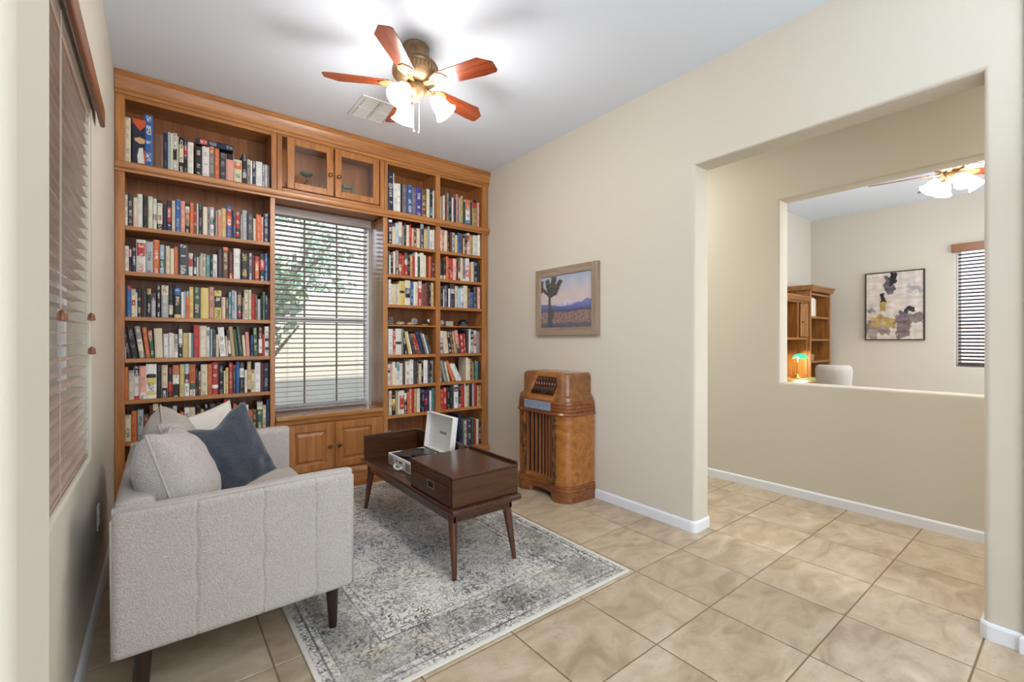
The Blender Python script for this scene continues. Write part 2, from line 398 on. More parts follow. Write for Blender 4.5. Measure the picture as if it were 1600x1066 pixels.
dc = thing('display_cabinet', 'small maple cabinet with two glass doors above the blinded window', 'cabinet', (1.17, 4.1, 2.42))
panel('bottom_panel', dc, .72, 1.612, 3.962, 4.262, 2.402, 2.438, m_wx)
panel('inner_floor', dc, .769, 1.573, 3.99, 4.25, 2.50, 2.535, m_wx)
panel('top_panel', dc, .769, 1.573, 3.99, 4.25, 2.905, 2.93, m_wx)
panel('back_panel', dc, .769, 1.573, 4.25, 4.262, 2.44, 2.93, m_wz, 0)
panel('bottom_rail', dc, .769, 1.573, 3.962, 3.985, 2.44, 2.484, m_wx)
panel('top_rail', dc, .769, 1.573, 3.962, 3.985, 2.892, 2.93, m_wx)
m_glass = M('cabinet_glass', 'ffffff', .03, trans=1.0, spec=.5)
nt = m_glass.node_tree; _g = nt.nodes.new('ShaderNodeBsdfTransparent'); _gl = nt.nodes.new('ShaderNodeBsdfGlossy'); _gl.inputs['Roughness'].default_value = .03
_mx = nt.nodes.new('ShaderNodeMixShader'); _fr = nt.nodes.new('ShaderNodeFresnel'); _fr.inputs[0].default_value = 1.5
nt.links.new(_fr.outputs[0], _mx.inputs[0]); nt.links.new(_g.outputs[0], _mx.inputs[1]); nt.links.new(_gl.outputs[0], _mx.inputs[2])
nt.links.new(_mx.outputs[0], nt.nodes['Material Output'].inputs[0])
def knob(parent, x, z, y=3.938):
    mt = Matrix.Translation((x, y + .004, z)) @ Matrix.Rotation(rad(90), 4, 'X')
    return obj('knob', B().lathe([(.006, 0), (.006, .012), (.015, .018), (.017, .024), (.012, .030), (0, .032)], n=16, mat=mt), m_knob, parent, smooth=True)
def frame_bb(x0, x1, y0, y1, z0, z1, w, bev=.003):
    b = B()
    b.box(x0, x0 + w, y0, y1, z0, z1, bev, 1); b.box(x1 - w, x1, y0, y1, z0, z1, bev, 1)
    b.box(x0 + w, x1 - w, y0, y1, z0, z0 + w, bev, 1); b.box(x0 + w, x1 - w, y0, y1, z1 - w, z1, bev, 1)
    return b
for x0, x1, kx in ((.80, 1.158, 1.130), (1.172, 1.556, 1.200)):
    d = obj('glass_door', frame_bb(x0, x1, 3.938, 3.96, 2.484, 2.892, .054), m_wz, dc)
    obj('pane', B().box(x0 + .05, x1 - .05, 3.948, 3.951, 2.53, 2.85), m_glass, d)
    knob(d, kx, 2.655)

ws = thing('window_seat_cabinet', 'low maple cabinet with two raised panel doors under the window sill board', 'cabinet', (1.16, 4.1, 0))
panel('sill_board', ws, .719, 1.60, 3.93, 4.262, .618, .655, m_wgl, .008)
panel('face_frame', ws, .719, 1.60, 3.962, 3.98, .165, .618, m_wz)
panel('base_panel', ws, .719, 1.602, 3.935, 3.962, 0, .125, m_wx)
obj('base_moulding', B().prism([(3.925, .125), (3.962, .125), (3.962, .165), (3.945, .165), (3.935, .15)], .719, 1.602, 'x'), m_wx, ws)
obj('sill_moulding', B().prism([(3.962, .575), (3.95, .585), (3.945, .605), (3.936, .618), (3.962, .618)], .719, 1.602, 'x'), m_wx, ws)
for x0, x1, kx in ((.80, 1.155, 1.127), (1.175, 1.545, 1.205)):
    d = obj('door', frame_bb(x0, x1, 3.942, 3.962, .185, .568, .058), m_wz, ws)
    b = B(); i0, i1, j0, j1 = x0 + .058, x1 - .058, .243, .510
    R1 = [(i0, 3.956, j0), (i1, 3.956, j0), (i1, 3.956, j1), (i0, 3.956, j1)]
    g = .012; R2 = [(i0+g, 3.957, j0+g), (i1-g, 3.957, j0+g), (i1-g, 3.957, j1-g), (i0+g, 3.957, j1-g)]
    g = .034; R3 = [(i0+g, 3.945, j0+g), (i1-g, 3.945, j0+g), (i1-g, 3.945, j1-g), (i0+g, 3.945, j1-g)]
    R0 = [(i0, 3.961, j0), (i1, 3.961, j0), (i1, 3.961, j1), (i0, 3.961, j1)]
    o = obj('raised_panel', b.loft([R0, R1, R2, R3]), m_wz, d)
    knob(d, kx, .372)

# ---------------------------------------------------------------- window 1 (behind the bookcase wall) and its blind
def window(name, ax, a0, a1, zb, zt, t0, t1, rail, mull, mat, mm=None, hz=()):
    """sash frames between a0..a1; t0..t1 is the frame depth; mull: vertical bars; hz: horizontal bars"""
    def bx(b, u0, u1, z0, z1, v0=t0, v1=t1):
        return b.box(u0, u1, v0, v1, z0, z1, .003, 1) if ax == 'x' else b.box(v0, v1, u0, u1, z0, z1, .003, 1)
    b = B(); w = .04
    bx(b, a0, a0 + w, zb, zt); bx(b, a1 - w, a1, zb, zt); bx(b, a0 + w, a1 - w, zb, zb + w); bx(b, a0 + w, a1 - w, zt - w, zt)
    if rail: bx(b, a0 + w, a1 - w, rail - .022, rail + .022)
    r = struct(obj(name, b, mat)); tm_ = (t0 + t1) / 2; ch = []
    for q in mull: ch.append(('muntin', (q - .007, q + .007, zb + w, zt - w)))
    for q in hz: ch.append(('muntin', (a0 + w, a1 - w, q - .007, q + .007)))
    for n_, q in ch: obj(n_, bx(B(), q[0], q[1], q[2], q[3], tm_ - .006, tm_ + .006), mm or mat, r)
    segs = [(zb + w, (rail - .022) if rail else zt - w)] + ([(rail + .022, zt - w)] if rail else [])
    for z0, z1 in segs: obj('pane', bx(B(), a0 + w - .005, a1 - w + .005, z0, z1, tm_ + .008, tm_ + .011), m_glass, r)
    return r
m_backlit = M('backlit_muntin_taupe', '8e8672', .5)  # backlit darkening of white bars put into their colour
window('window_1', 'x', .722, 1.598, .662, 2.40, YW + .035, YW + .085, 1.45, (1.02, 1.30), m_white, m_backlit, (1.03, 1.92))
window('window_2', 'y', 1.1, 2.715, .752, 2.27, XL - .125, XL - .08, None, (1.9,), m_white)
window('window_3', 'y', -.05, 1.02, .94, 2.42, 7.78, 7.83, None, (.5,), m_white)
window('window_4', 'x', -2.2, 2.0, .5, 2.7, -3.56, -3.5, None, (-.8, .6), m_white)
window('window_5', 'x', 4.7, 7.2, .8, 2.4, -1.56, -1.5, None, (5.95,), m_white)

m_slat_b = wood('blind_slat_backlit_grey', 'b3a6a2', '9a8c87', 'x', .4)  # brownish slats given the grey cast of backlight as colour
m_slat_l = wood('blind_slat_brown_wood', 'c4ad9f', 'ad9484', 'y', .22)
m_slat_d = wood('blind_slat_dark_wood', '5e4a44', '453530', 'y', .4)
m_head = wood('blind_valance_cherry', '8d5732', '6d3d20', 'y', .4)
m_cord = M('blind_cord', 'b9ab9a', .8)
def blind(label, ax, a0, a1, z0, z1, t, depth, pitch, tilt, mat, mval, valance, cords, group=None, name='window_blind'):
    """t: centre plane of the slats. valance=(a0,a1,t0,t1,z0,z1)"""
    root = thing(name, label, 'blind', ((a0+a1)/2, t, z0) if ax == 'x' else (t, (a0+a1)/2, z0), group)
    me = None; z = z0 + .03; n = 0
    while z < z1 - .02:
        if me is None:
            b = B(); L2 = (a1 - a0) / 2; N = 4; rr = []
            for s in (0, 1):
                pts = []
                for k in range(N + 1):
                    v = (k / N - .5) * depth; w = (.0022 if s else 0) + .0035 * (1 - (2 * k / N - 1) ** 2)
                    pts.append((v, w))
                rr.append(pts)
            ring = rr[0] + rr[1][::-1]
            c_, s_ = cos(tilt), sin(tilt)
            ring = [(v * c_ - w * s_, v * s_ + w * c_) for v, w in ring]
            if ax == 'x': b.loft([[(-L2, v, w) for v, w in ring], [(L2, v, w) for v, w in ring]])
            else: b.loft([[(v, -L2, w) for v, w in ring], [(v, L2, w) for v, w in ring]])
            o = obj('slat', b, mat, root, world=False); me = o.data
        else:
            o = bpy.data.objects.new('slat', me); C.objects.link(o); o.parent = root
        o.location = (0, 0, z - z0); z += pitch; n += 1
    def bx(u0, u1, v0, v1, c0, c1, bev=.002):
        return B().box(u0, u1, v0, v1, c0, c1, bev, 1) if ax == 'x' else B().box(v0, v1, u0, u1, c0, c1, bev, 1)
    obj('bottom_rail', bx(a0, a1, t - depth/2, t + depth/2, z0 + .002, z0 + .018), mat, root)
    obj('head_rail', bx(a0, a1, t - .028, t + .028, z1 - .018, z1 + .025), mat, root)
    if valance: obj('valance', bx(*valance[:4], valance[4], valance[5], .004), mval, root)
    for cpos in cords:
        for dt in (-depth/2 - .001, depth/2 + .001):
            p = (cpos, t + dt) if ax == 'x' else (t + dt, cpos)
            obj('ladder_cord', B().cyl((*p, z0 + .01), (*p, z1), .0012, n=5), m_cord, root)
    return root
bl = blind('wood slat blind coloured backlit grey in the white framed window between the bookcases', 'x', .726, 1.555, .665, 2.375, 4.235, .048, .0418, rad(-9), m_slat_b, m_slat_b,
           (.726, 1.575, 4.195, 4.207, 2.325, 2.398), (.86, 1.46))
obj('tilt_cord', B().cyl((.733, 4.20, 2.33), (.733, 4.20, 1.24), .0012, n=5), m_cord, bl)
obj('cord_tassel', B().lathe([(.003, 0), (.007, -.006), (.008, -.025), (.004, -.03)], (.733, 4.20, 1.24), 10), m_head, bl)
bl = blind('brown wood slat blind with cherry valance on the left wall beside the sofa', 'y', 1.12, 2.668, .762, 2.25, -.272, .05, .0455, rad(-4), m_slat_l, m_head,
           (1.05, 2.86, -.222, -.204, 2.268, 2.35), (1.55, 1.98, 2.60))
for k, (y, zz) in enumerate(((1.90, 1.36), (2.635, 1.385), (2.655, 1.24))):
    obj('tilt_cord', B().cyl((-.234, y, 2.26), (-.234, y, zz), .0012, n=5), m_cord, bl)
    obj('cord_tassel', B().lathe([(.004, 0), (.011, -.008), (.014, -.032), (.004, -.034)], (-.232, y, zz), 12), m_head, bl, smooth=True)
blind('dark wood slat blind with brown valance in the far room by the abstract painting', 'y', -.04, 1.0, .95, 2.40, 7.755, .048, .043, rad(28), m_slat_d, m_head,
      (-.1, 1.05, 7.675, 7.715, 2.34, 2.44), (.2, .8))

# ---------------------------------------------------------------- outside the windows
m_stucco = M('garden_stucco', 'd9cfba', .9, bump=(60, .4, .01))
tag(obj('garden_wall', B().box(-.6, 6, 7.4, 7.6, -.1, 2.0, .02), m_stucco), 'cream stucco garden wall seen through the blind between the bookcases', 'wall')
struct(obj('ground_outside', B().box(-14, 14, 4.72, 20, -.3, -.1), M('patio_gravel', 'b9b2a4', .9, bump=(80, .5, .01))))
struct(obj('ground_side', B().box(-16, -2.83, -9, 4.7, -.3, -.1), M('side_gravel', 'b5b0a6', .9, bump=(80, .5, .01))))
struct(obj('ground_side_near', B().box(-2.8, -.4, .5, 4.7, -.3, -.16), bpy.data.materials['side_gravel']))
struct(obj('ground_entry', B().box(-16, 18, -20, -3.62, -.3, -.1), bpy.data.materials['side_gravel']))
m_leaf = M('tree_leaves', '96ab88', .6, noise_mix=('b9c9ab', 6, .2, (1, 1, 1))); m_bark = M('tree_bark', '8a7f74', .9, bump=(30, .6, .02))
def tree(loc, h, r, label, seed):
    random.seed(seed); t = thing('garden_tree', label, 'tree', loc)
    x, y, z = loc
    pts = [(x + .12*sin(k*1.7), y + .08*cos(k*2.1), z + h*k/5) for k in range(6)]
    b = B().tube(pts, [.13, .11, .1, .085, .06, .03], 10)
    for k in range(7):
        a = random.uniform(0, 2*pi); p = Vector(pts[2 + k % 3])
        b.tube([p, p + Vector((cos(a)*.35, sin(a)*.3, .3)), p + Vector((cos(a)*.7, sin(a)*.6, .75))], [.045, .03, .012], 6)
    obj('trunk', b, m_bark, t, smooth=True)
    verts = []; faces = []
    for k in range(1500):
        d = Vector((random.gauss(0, 1), random.gauss(0, 1), random.gauss(0, .8))).normalized() * r * random.uniform(.35, 1)
        c = Vector((x, y, z + h * .95)) + d; n_ = Vector((random.uniform(-1, 1), random.uniform(-1, 1), random.uniform(-1, 1))).normalized()
        u = n_.orthogonal().normalized() * .075; v = n_.cross(u).normalized() * .035
        i = len(verts); verts += [c - u, c + v, c + u, c - v]; faces.append((i, i+1, i+2, i+3))
    me = bpy.data.meshes.new('foliage'); me.from_pydata([tuple(v - Vector(loc)) for v in verts], [], faces); me.materials.append(m_leaf)
    o = bpy.data.objects.new('foliage', me); C.objects.link(o); o.parent = t; o['kind'] = 'stuff'
tree((.75, 6.3, -.1), 2.0, .75, 'pale green garden tree seen through the left half of the blind', 3)
tree((1.9, 9.2, -.1), 3.1, 1.3, 'leafy tree standing beyond the cream garden wall', 5)

# ---------------------------------------------------------------- ceiling vent and wall outlet
v = thing('ceiling_vent', 'white louvred ceiling vent above the glass cabinet doors', 'vent', (1.31, 3.42, H))
b = B(); x0, x1, y0, y1 = 1.16, 1.46, 3.24, 3.60
b.box(x0, x0+.03, y0, y1, H-.008, H-.0005, .002, 1).box(x1-.03, x1, y0, y1, H-.008, H-.0005, .002, 1)
b.box(x0+.03, x1-.03, y0, y0+.03, H-.008, H-.0005, .002, 1).box(x0+.03, x1-.03, y1-.03, y1, H-.008, H-.0005, .002, 1)
b.box((x0+x1)/2-.008, (x0+x1)/2+.008, y0+.03, y1-.03, H-.008, H-.0005).box(x0+.03, x1-.03, (y0+y1)/2-.006, (y0+y1)/2+.006, H-.008, H-.0005)
m_vent = M('vent_white', 'e2e2e2', .5); obj('frame', b, m_vent, v)
obj('duct_shade', B().box(x0+.02, x1-.02, y0+.02, y1-.02, H-.0012, H-.0004), M('duct_shade_dark', '1c1c1e', .9), v)  # dark sheet painted in for the shade inside the duct
for k in range(2):
    for j in range(13):
        xa = x0+.034 + k*.127; yy = y0+.038 + j*.0225
        if abs(yy - (y0+y1)/2) < .012: continue
        o = obj('louvre', B().prism([(yy, H-.003), (yy+.012, H-.007), (yy+.0135, H-.006), (yy+.0015, H-.002)], xa, xa+.105, 'x'), m_vent, v)
ot = thing('wall_outlet', 'white electrical outlet on the left wall below the blind', 'outlet', (XL, 2.94, .415))
obj('cover_plate', B().box(XL+.0005, XL+.006, 2.905, 2.975, .357, .473, .003), m_white, ot)
for zz in (.395, .437): obj('socket', B().box(XL+.005, XL+.009, 2.925, 2.955, zz-.014, zz+.014, .003), m_white, ot)

# ---------------------------------------------------------------- books
BOOKS = {
'L1': (2.455, '-185,29,306,cg -85,47,357,bw -38,57,240,aa 19,23,262,nu 43,13,271,ls 56,16,269,cc 73,22,275,wkk46 96,9,256,cc 106,28,252,kwc26 135,20,248,kgr24 157,34,233,ws 201,39,214,kc 243,42,224,we 287,30,235,gko01 318,30,227,op 350,39,204,dg 391,48,208,ppk01 441,52,178,cko13 495,31,230,ksg67 527,22,196,gkc01 550,12,192,ww 563,24,193,nw 587,43,197,ws 631,17,188,gw 649,18,186,sw 668,14,180,ug'),
'L2': (2.035, '-185,14,213,wk -171,26,217,dc -143,21,200,cp -121,27,229,ws -92,26,227,ka -65,25,225,cs -39,21,213,wlm56 -17,32,207,kcc17 16,21,181,nd 38,26,213,nwr26 66,18,217,cg 85,30,232,bs 116,26,226,pc 143,26,214,kcw12o34t46 170,22,222,op 193,16,208,arr26 210,10,223,ww 218,27,227,kg 247,28,207,cw 275,16,212,gk 291,23,212,wkk45 314,12,192,dg 326,10,192,cc 337,24,200,pog01 362,29,219,yo 393,35,242,bor12o35 430,9,210,nn 440,10,204,us 451,31,204,rwk67k99 484,12,191,gc 497,30,228,sg 529,39,207,dg 569,19,175,cc 589,33,209,oa 623,16,195,pw 640,36,226,ns 677,7,189,nb'),
'L3': (1.730, '-188,22,171,wg -165,15,168,kao13 -149,21,163,nw -127,49,223,wrr14 -76,37,218,sk -38,35,233,ow -1,24,201,lwv57 24,7,195,ak 32,22,199,cg 56,22,183,cc 79,21,197,oo 102,57,219,dw 163,23,163,wgr25 192,17,156,dww68 210,10,139,ws 201,10,160,dd 212,9,150,ww 224,19,171,cc 243,20,168,ck 264,27,162,es 294,13,152,kc 308,26,171,wk 341,25,214,dm 370,36,234,aco00 410,23,203,muo89 440,43,233,ws 484,53,199,ky 539,23,207,uw 563,15,193,mm 579,30,187,rpo28 612,37,210,kwr25 649,20,219,bl 670,10,182,nn'),
'L4': (1.425, '-187,10,206,nn -177,24,207,ber00 -153,21,189,ckr45 -132,10,166,ww -121,22,193,kc -97,6,177,mm -91,20,178,dd -70,21,195,kcy01 -47,23,169,sgd02 -16,18,220,kw 8,39,225,scc02 49,24,223,kac68 78,40,232,kcb12y99 119,16,185,ww 135,9,192,ll 145,20,193,oae01 166,24,225,yo 192,38,223,vcd78 234,48,225,yy 285,29,234,pm 317,45,210,ykk25 364,23,162,cp 390,15,162,ac 406,18,202,ew 427,21,218,sn 449,9,211,ww 458,7,182,bb 466,26,208,dgt14r78 497,11,169,gc 509,25,228,ck 537,19,229,cg 558,23,201,rm 582,15,194,ag 599,20,161,ss 620,11,188,kk 632,19,218,vg 653,16,196,nl 669,12,170,mk'),
'L5': (1.143, '-187,9,81,gg -173,20,220,kg,8 -150,33,202,kg,8 -110,29,217,gcc47,7 -75,22,211,oa,6 -51,22,189,vcp02,5 -26,44,205,cc,2 21,26,168,wg,1 48,22,176,ws 70,10,170,cc 80,21,167,gww69 104,22,226,kww15 128,33,175,yt 162,15,176,wc 178,12,173,eg 190,35,233,rm 227,42,228,cw 270,19,219,wsg12 292,13,205,ll 305,21,199,dg 326,19,167,cp 353,38,219,wk,4 393,12,155,cp,3 407,18,202,dgw48,4 427,24,225,tt,5 453,24,204,vv,6 480,20,227,vg,6 503,18,162,cp,4 523,24,185,pp,3 550,23,163,nb 575,27,220,vc,2 605,27,221,mcw48 633,16,169,rr 649,30,230,wkd44d77'),
'L6': (0.864, '-188,19,223,oo -167,26,198,cgg00 -140,30,228,wrk02r99 -110,33,226,pgw89 -76,57,238,wky45y88k33 -17,25,230,kd 9,33,228,cok79 44,25,210,krr57 70,39,225,ogw36k69 111,25,229,yg 138,30,231,lwm35w69 168,34,229,okv67w89 203,9,195,kg 201,13,195,kv 218,16,175,aw 235,39,225,cg 275,26,226,oa 302,42,238,rww77 346,28,215,ks 376,12,172,cc 389,17,195,yo 408,25,232,rp 434,19,214,der00 455,22,237,bn 478,32,235,kgw24 511,17,173,wg 529,26,237,tck99 555,26,175,ck 582,37,228,ws 622,17,222,mk 640,39,223,ns'),
'L7': (0.585, '-188,33,176,ck -153,28,198,oa -121,31,205,sk -89,28,166,ap -57,14,229,mm -39,30,240,ckk24 -7,26,187,to 21,22,192,rr 45,22,203,at 71,23,214,wg 98,15,140,cc 113,22,169,oo 138,30,197,wk 168,33,196,ct 207,25,203,ko 233,20,176,tt 256,25,209,kwr57 285,44,209,kg 332,21,217,kk 353,24,211,mk 377,22,238,rk 403,30,149,dd 436,22,200,or 460,20,169,kk 481,28,203,wg 510,28,183,wg 539,26,139,or 566,27,140,ac 594,39,201,vcc02 634,22,172,ck 659,23,215,nb'),
'R1L': (2.475, '1661,48,370,nwg33 1710,10,362,ww 1722,25,272,wg 1748,33,271,wg 1783,18,275,kk 1802,47,276,ug 1852,50,278,bw 1904,43,270,ug 1948,50,282,iw 2001,49,273,ac 2056,34,286,cw 2092,26,298,nse78 2119,15,277,ww 2135,20,299,gk'),
'R1R': (2.475, '2191,27,239,cw 2219,14,230,gg 2234,21,255,cp 2256,23,251,ma 2281,21,291,gk 2303,31,277,kg 2337,15,254,ww 2353,19,254,uk 2373,13,245,kk 2387,23,300,pm 2413,13,271,gg 2427,12,267,cc 2440,25,292,ty 2467,36,239,vk 2506,53,270,wko03b89 2563,17,251,dd 2582,55,278,tak01r12 2646,24,259,pw'),
'R2L': (2.155, '1665,35,227,nwm24w00 1702,32,168,ct 1735,29,209,lw 1764,38,223,cwg69 1803,14,190,gg 1818,20,218,kg 1841,28,202,cs 1873,21,213,rp 1895,21,179,pc 1917,30,190,ac 1948,34,188,ct 1987,37,238,dss01 2025,17,193,cp 2043,21,193,yt 2068,22,226,sg 2092,24,195,wv 2117,26,199,wg'),
'R2R': (2.155, '2198,18,223,wk 2218,35,216,pm 2254,34,214,cw 2289,24,211,kt 2315,22,204,ma 2338,36,205,gw 2378,28,184,yc 2407,33,211,bn 2442,32,208,ak 2475,13,168,cc 2489,32,194,kpp67 2522,29,225,wrr13 2552,39,211,tv 2592,60,213,ws 2653,29,225,wp'),
'R3L': (1.875, '1665,8,216,gg 1674,15,180,ww 1689,23,187,kc 1713,20,218,cw 1735,31,229,gpk79 1769,27,203,rcc57 1798,25,190,rg 1825,30,218,rwv02w34 1856,21,171,kt 1878,23,199,tc 1902,29,197,rm 1932,25,235,ws 1959,27,222,vkc00 1987,38,238,wp 2026,23,218,cc 2051,24,176,mr 2076,22,212,or 2098,18,198,mu 2117,24,149,mw'),
'R3R': (1.875, '2202,38,194,kdc89 2241,26,195,kgc89 2268,28,232,op 2297,20,218,rok45 2318,24,219,rmp68 2347,41,220,pw 2389,20,229,kg 2410,26,222,atc68 2437,28,238,cc 2466,31,231,gkw99 2498,46,240,wkr57 2550,21,200,ot 2572,34,212,cc 2607,49,228,ns 2658,23,206,kd'),
'R4L': (1.597, '1665,22,230,wg 1689,24,191,ct 1714,25,191,cc 1740,17,189,cg 1758,15,202,cc 1774,53,224,ytk44 1829,54,236,cwk36 1884,28,224,bl 1913,15,228,ww 1928,33,229,ct 1964,35,240,rww02 2000,40,217,am 2041,38,232,mk 2082,20,233,ks 2103,28,234,tc'),
'R4R': (1.597, '2202,35,201,kg 2237,12,180,ww 2250,28,217,ul 2278,20,225,nu 2299,16,189,ww 2317,56,234,dug23 2374,36,221,cg 2411,30,200,ls 2442,37,204,wgs79 2480,46,232,cs 2528,25,210,at 2554,46,170,bg 2604,39,228,dg 2647,32,229,pw'),
'R6L': (1.130, '1664,42,240,wg 1708,26,223,prr27 1736,58,243,wck55 1796,18,244,gv 1827,27,227,kw,6 1866,21,219,yt,12 1890,17,220,ww,13 1916,17,203,dg,15 1937,29,203,ap,17 1970,23,204,rt,18 1997,42,224,nb,17 2043,18,211,gk,17 2066,18,202,ww,17 2091,27,189,dg,17'),
'R6R': (1.130, '2197,43,230,wnu59 2248,52,222,ct,7 2309,29,219,kwg00,8 2343,23,215,ac,9 2370,21,221,tc,9 2399,40,236,prd69,9 2447,35,198,rw,6 2486,23,204,rc,4 2514,24,240,dk 2541,19,251,ww 2562,40,247,gwk13 2605,30,238,wrr26 2637,39,229,gr'),
'R7L': (0.845, '1660,21,200,wkk33 1682,21,200,pc 1703,29,218,cc 1732,15,161,wg 1748,27,216,wve03 1776,28,203,wg 1807,25,211,ak 1832,47,219,wms 1880,33,234,wu 1917,31,221,da 1951,18,208,at 1970,27,195,cm 1999,21,210,kc 2024,43,225,ws 2068,22,219,dg 2092,19,219,kw 2111,12,220,gs'),
'R7R': (0.845, '2202,26,201,gw,3 2251,29,217,gs,14 2296,21,204,ce,14 2347,33,220,ot,22 2393,28,192,ww,25 2427,28,193,wg,27 2503,26,240,cw 2530,25,225,cg 2561,30,226,at 2592,12,189,tt 2608,17,212,vt 2626,28,198,eg 2658,31,199,km'),
'R8L': (0.570, '1668,27,227,cgp12 1696,35,214,kyy35 1732,23,222,tg 1756,18,216,wc 1774,48,220,wcr27 1823,25,218,kww13 1849,24,205,or 1874,20,233,pr 1895,30,234,rr 1926,21,228,tc 1949,33,229,cw 1983,25,223,kg 2009,22,217,ns 2033,29,211,nrr46 2062,24,219,nb 2088,22,198,wl 2111,26,220,ed'),
'R8R': (0.570, '2204,34,202,rp 2239,37,217,rw 2280,38,218,kg 2319,15,219,kg 2336,27,227,da 2365,52,239,wkk12 2419,23,222,ktp89 2443,42,230,rr 2486,19,243,ww 2506,19,217,cc 2526,22,233,tc 2550,32,226,kn 2583,21,242,ss 2604,36,243,rm 2644,43,214,tk'),
'R9L': (0.165, '1669,40,255,nb'),
'R9R': (0.165, '2433,35,343,nb,4 2481,41,266,gw 2528,47,267,dc 2577,30,275,vk 2609,20,263,rr 2631,31,264,cp 2666,27,251,nw'),
}

BC = dict(c='ddd0b4', w='e6e3dc', k='17161a', g='8d8a86', d='3b3a40', b='2e5f9e', n='1d2440', r='b4322b', o='d2703a', p='dd9a8c', y='d9c377',
          t='bf9f6c', e='4a8a8c', v='3b5a45', u='6f6172', m='6d2a2c', l='9dbccb', s='aeb3b8', a='6e4c38', i='3f3f8f')
BN = dict(c='cream', w='white', k='black', g='grey', d='charcoal', b='blue', n='navy', r='red', o='orange', p='pink', y='yellow',
          t='tan', e='teal', v='green', u='mauve', m='maroon', l='light blue', s='silver grey', a='brown', i='violet blue')
PLACE = dict(L1='top shelf, left bookcase', L2='second shelf, left bookcase', L3='third shelf, left bookcase', L4='fourth shelf, left bookcase',
             L5='fifth shelf, left bookcase', L6='sixth shelf, left bookcase', L7='shelf behind the sofa cushions',
             R1L='top shelf left of the divider', R1R='top shelf right of the divider', R2L='second shelf left of the divider', R2R='second shelf right of the divider',
             R3L='third shelf left of the divider', R3R='third shelf right of the divider', R4L='fourth shelf left of the divider', R4R='fourth shelf right of the divider',
             R6L='shelf under the stones', R6R='shelf under the dark helmet', R7L='third lowest shelf, left column', R7R='third lowest shelf, right column',
             R8L='shelf above the record player', R8R='second lowest shelf, right column', R9L='lowest shelf', R9R='lowest shelf')
def book_mat():
    m = bpy.data.materials.new('printed_book_cover'); m.use_nodes = True; N = m.node_tree.nodes; L = m.node_tree.links; b = N['Principled BSDF']
    ca = N.new('ShaderNodeAttribute'); ca.attribute_name = 'Col'; ia = N.new('ShaderNodeAttribute'); ia.attribute_name = 'Ink'
    uv = N.new('ShaderNodeUVMap'); uv.uv_map = 'uv'; sp = N.new('ShaderNodeSeparateXYZ'); L.new(uv.outputs[0], sp.inputs[0])
    def math_(op, a, b_=None, c=None):
        q = N.new('ShaderNodeMath'); q.operation = op
        for i, v in enumerate((a, b_, c)):
            if v is None: continue
            if isinstance(v, (int, float)): q.inputs[i].default_value = v
            else: L.new(v, q.inputs[i])
        return q.outputs[0]
    u, v = sp.outputs[0], sp.outputs[1]
    edge = math_('LESS_THAN', math_('ABSOLUTE', math_('SUBTRACT', u, .5)), .27)
    # letter-sized cells
    cb = N.new('ShaderNodeCombineXYZ'); L.new(math_('FLOOR', math_('MULTIPLY', u, 9)), cb.inputs[0]); L.new(math_('FLOOR', math_('MULTIPLY', v, 240)), cb.inputs[1])
    wn = N.new('ShaderNodeTexWhiteNoise'); wn.noise_dimensions = '2D'; L.new(cb.outputs[0], wn.inputs['Vector'])
    nz = N.new('ShaderNodeTexNoise'); nz.noise_dimensions = '1D'; nz.inputs['Scale'].default_value = 16; nz.inputs['Detail'].default_value = 0
    L.new(v, nz.inputs['W'])
    msk = math_('MULTIPLY', math_('MULTIPLY', edge, math_('GREATER_THAN', wn.outputs[0], .42)), math_('GREATER_THAN', nz.outputs[0], .5))
    msk = math_('MULTIPLY', msk, .72)
    mx = N.new('ShaderNodeMix'); mx.data_type = 'RGBA'
    L.new(msk, mx.inputs[0]); L.new(ca.outputs['Color'], mx.inputs[6]); L.new(ia.outputs['Color'], mx.inputs[7]); L.new(mx.outputs[2], b.inputs['Base Color'])
    b.inputs['Roughness'].default_value = .42
    return m
m_book = book_mat()
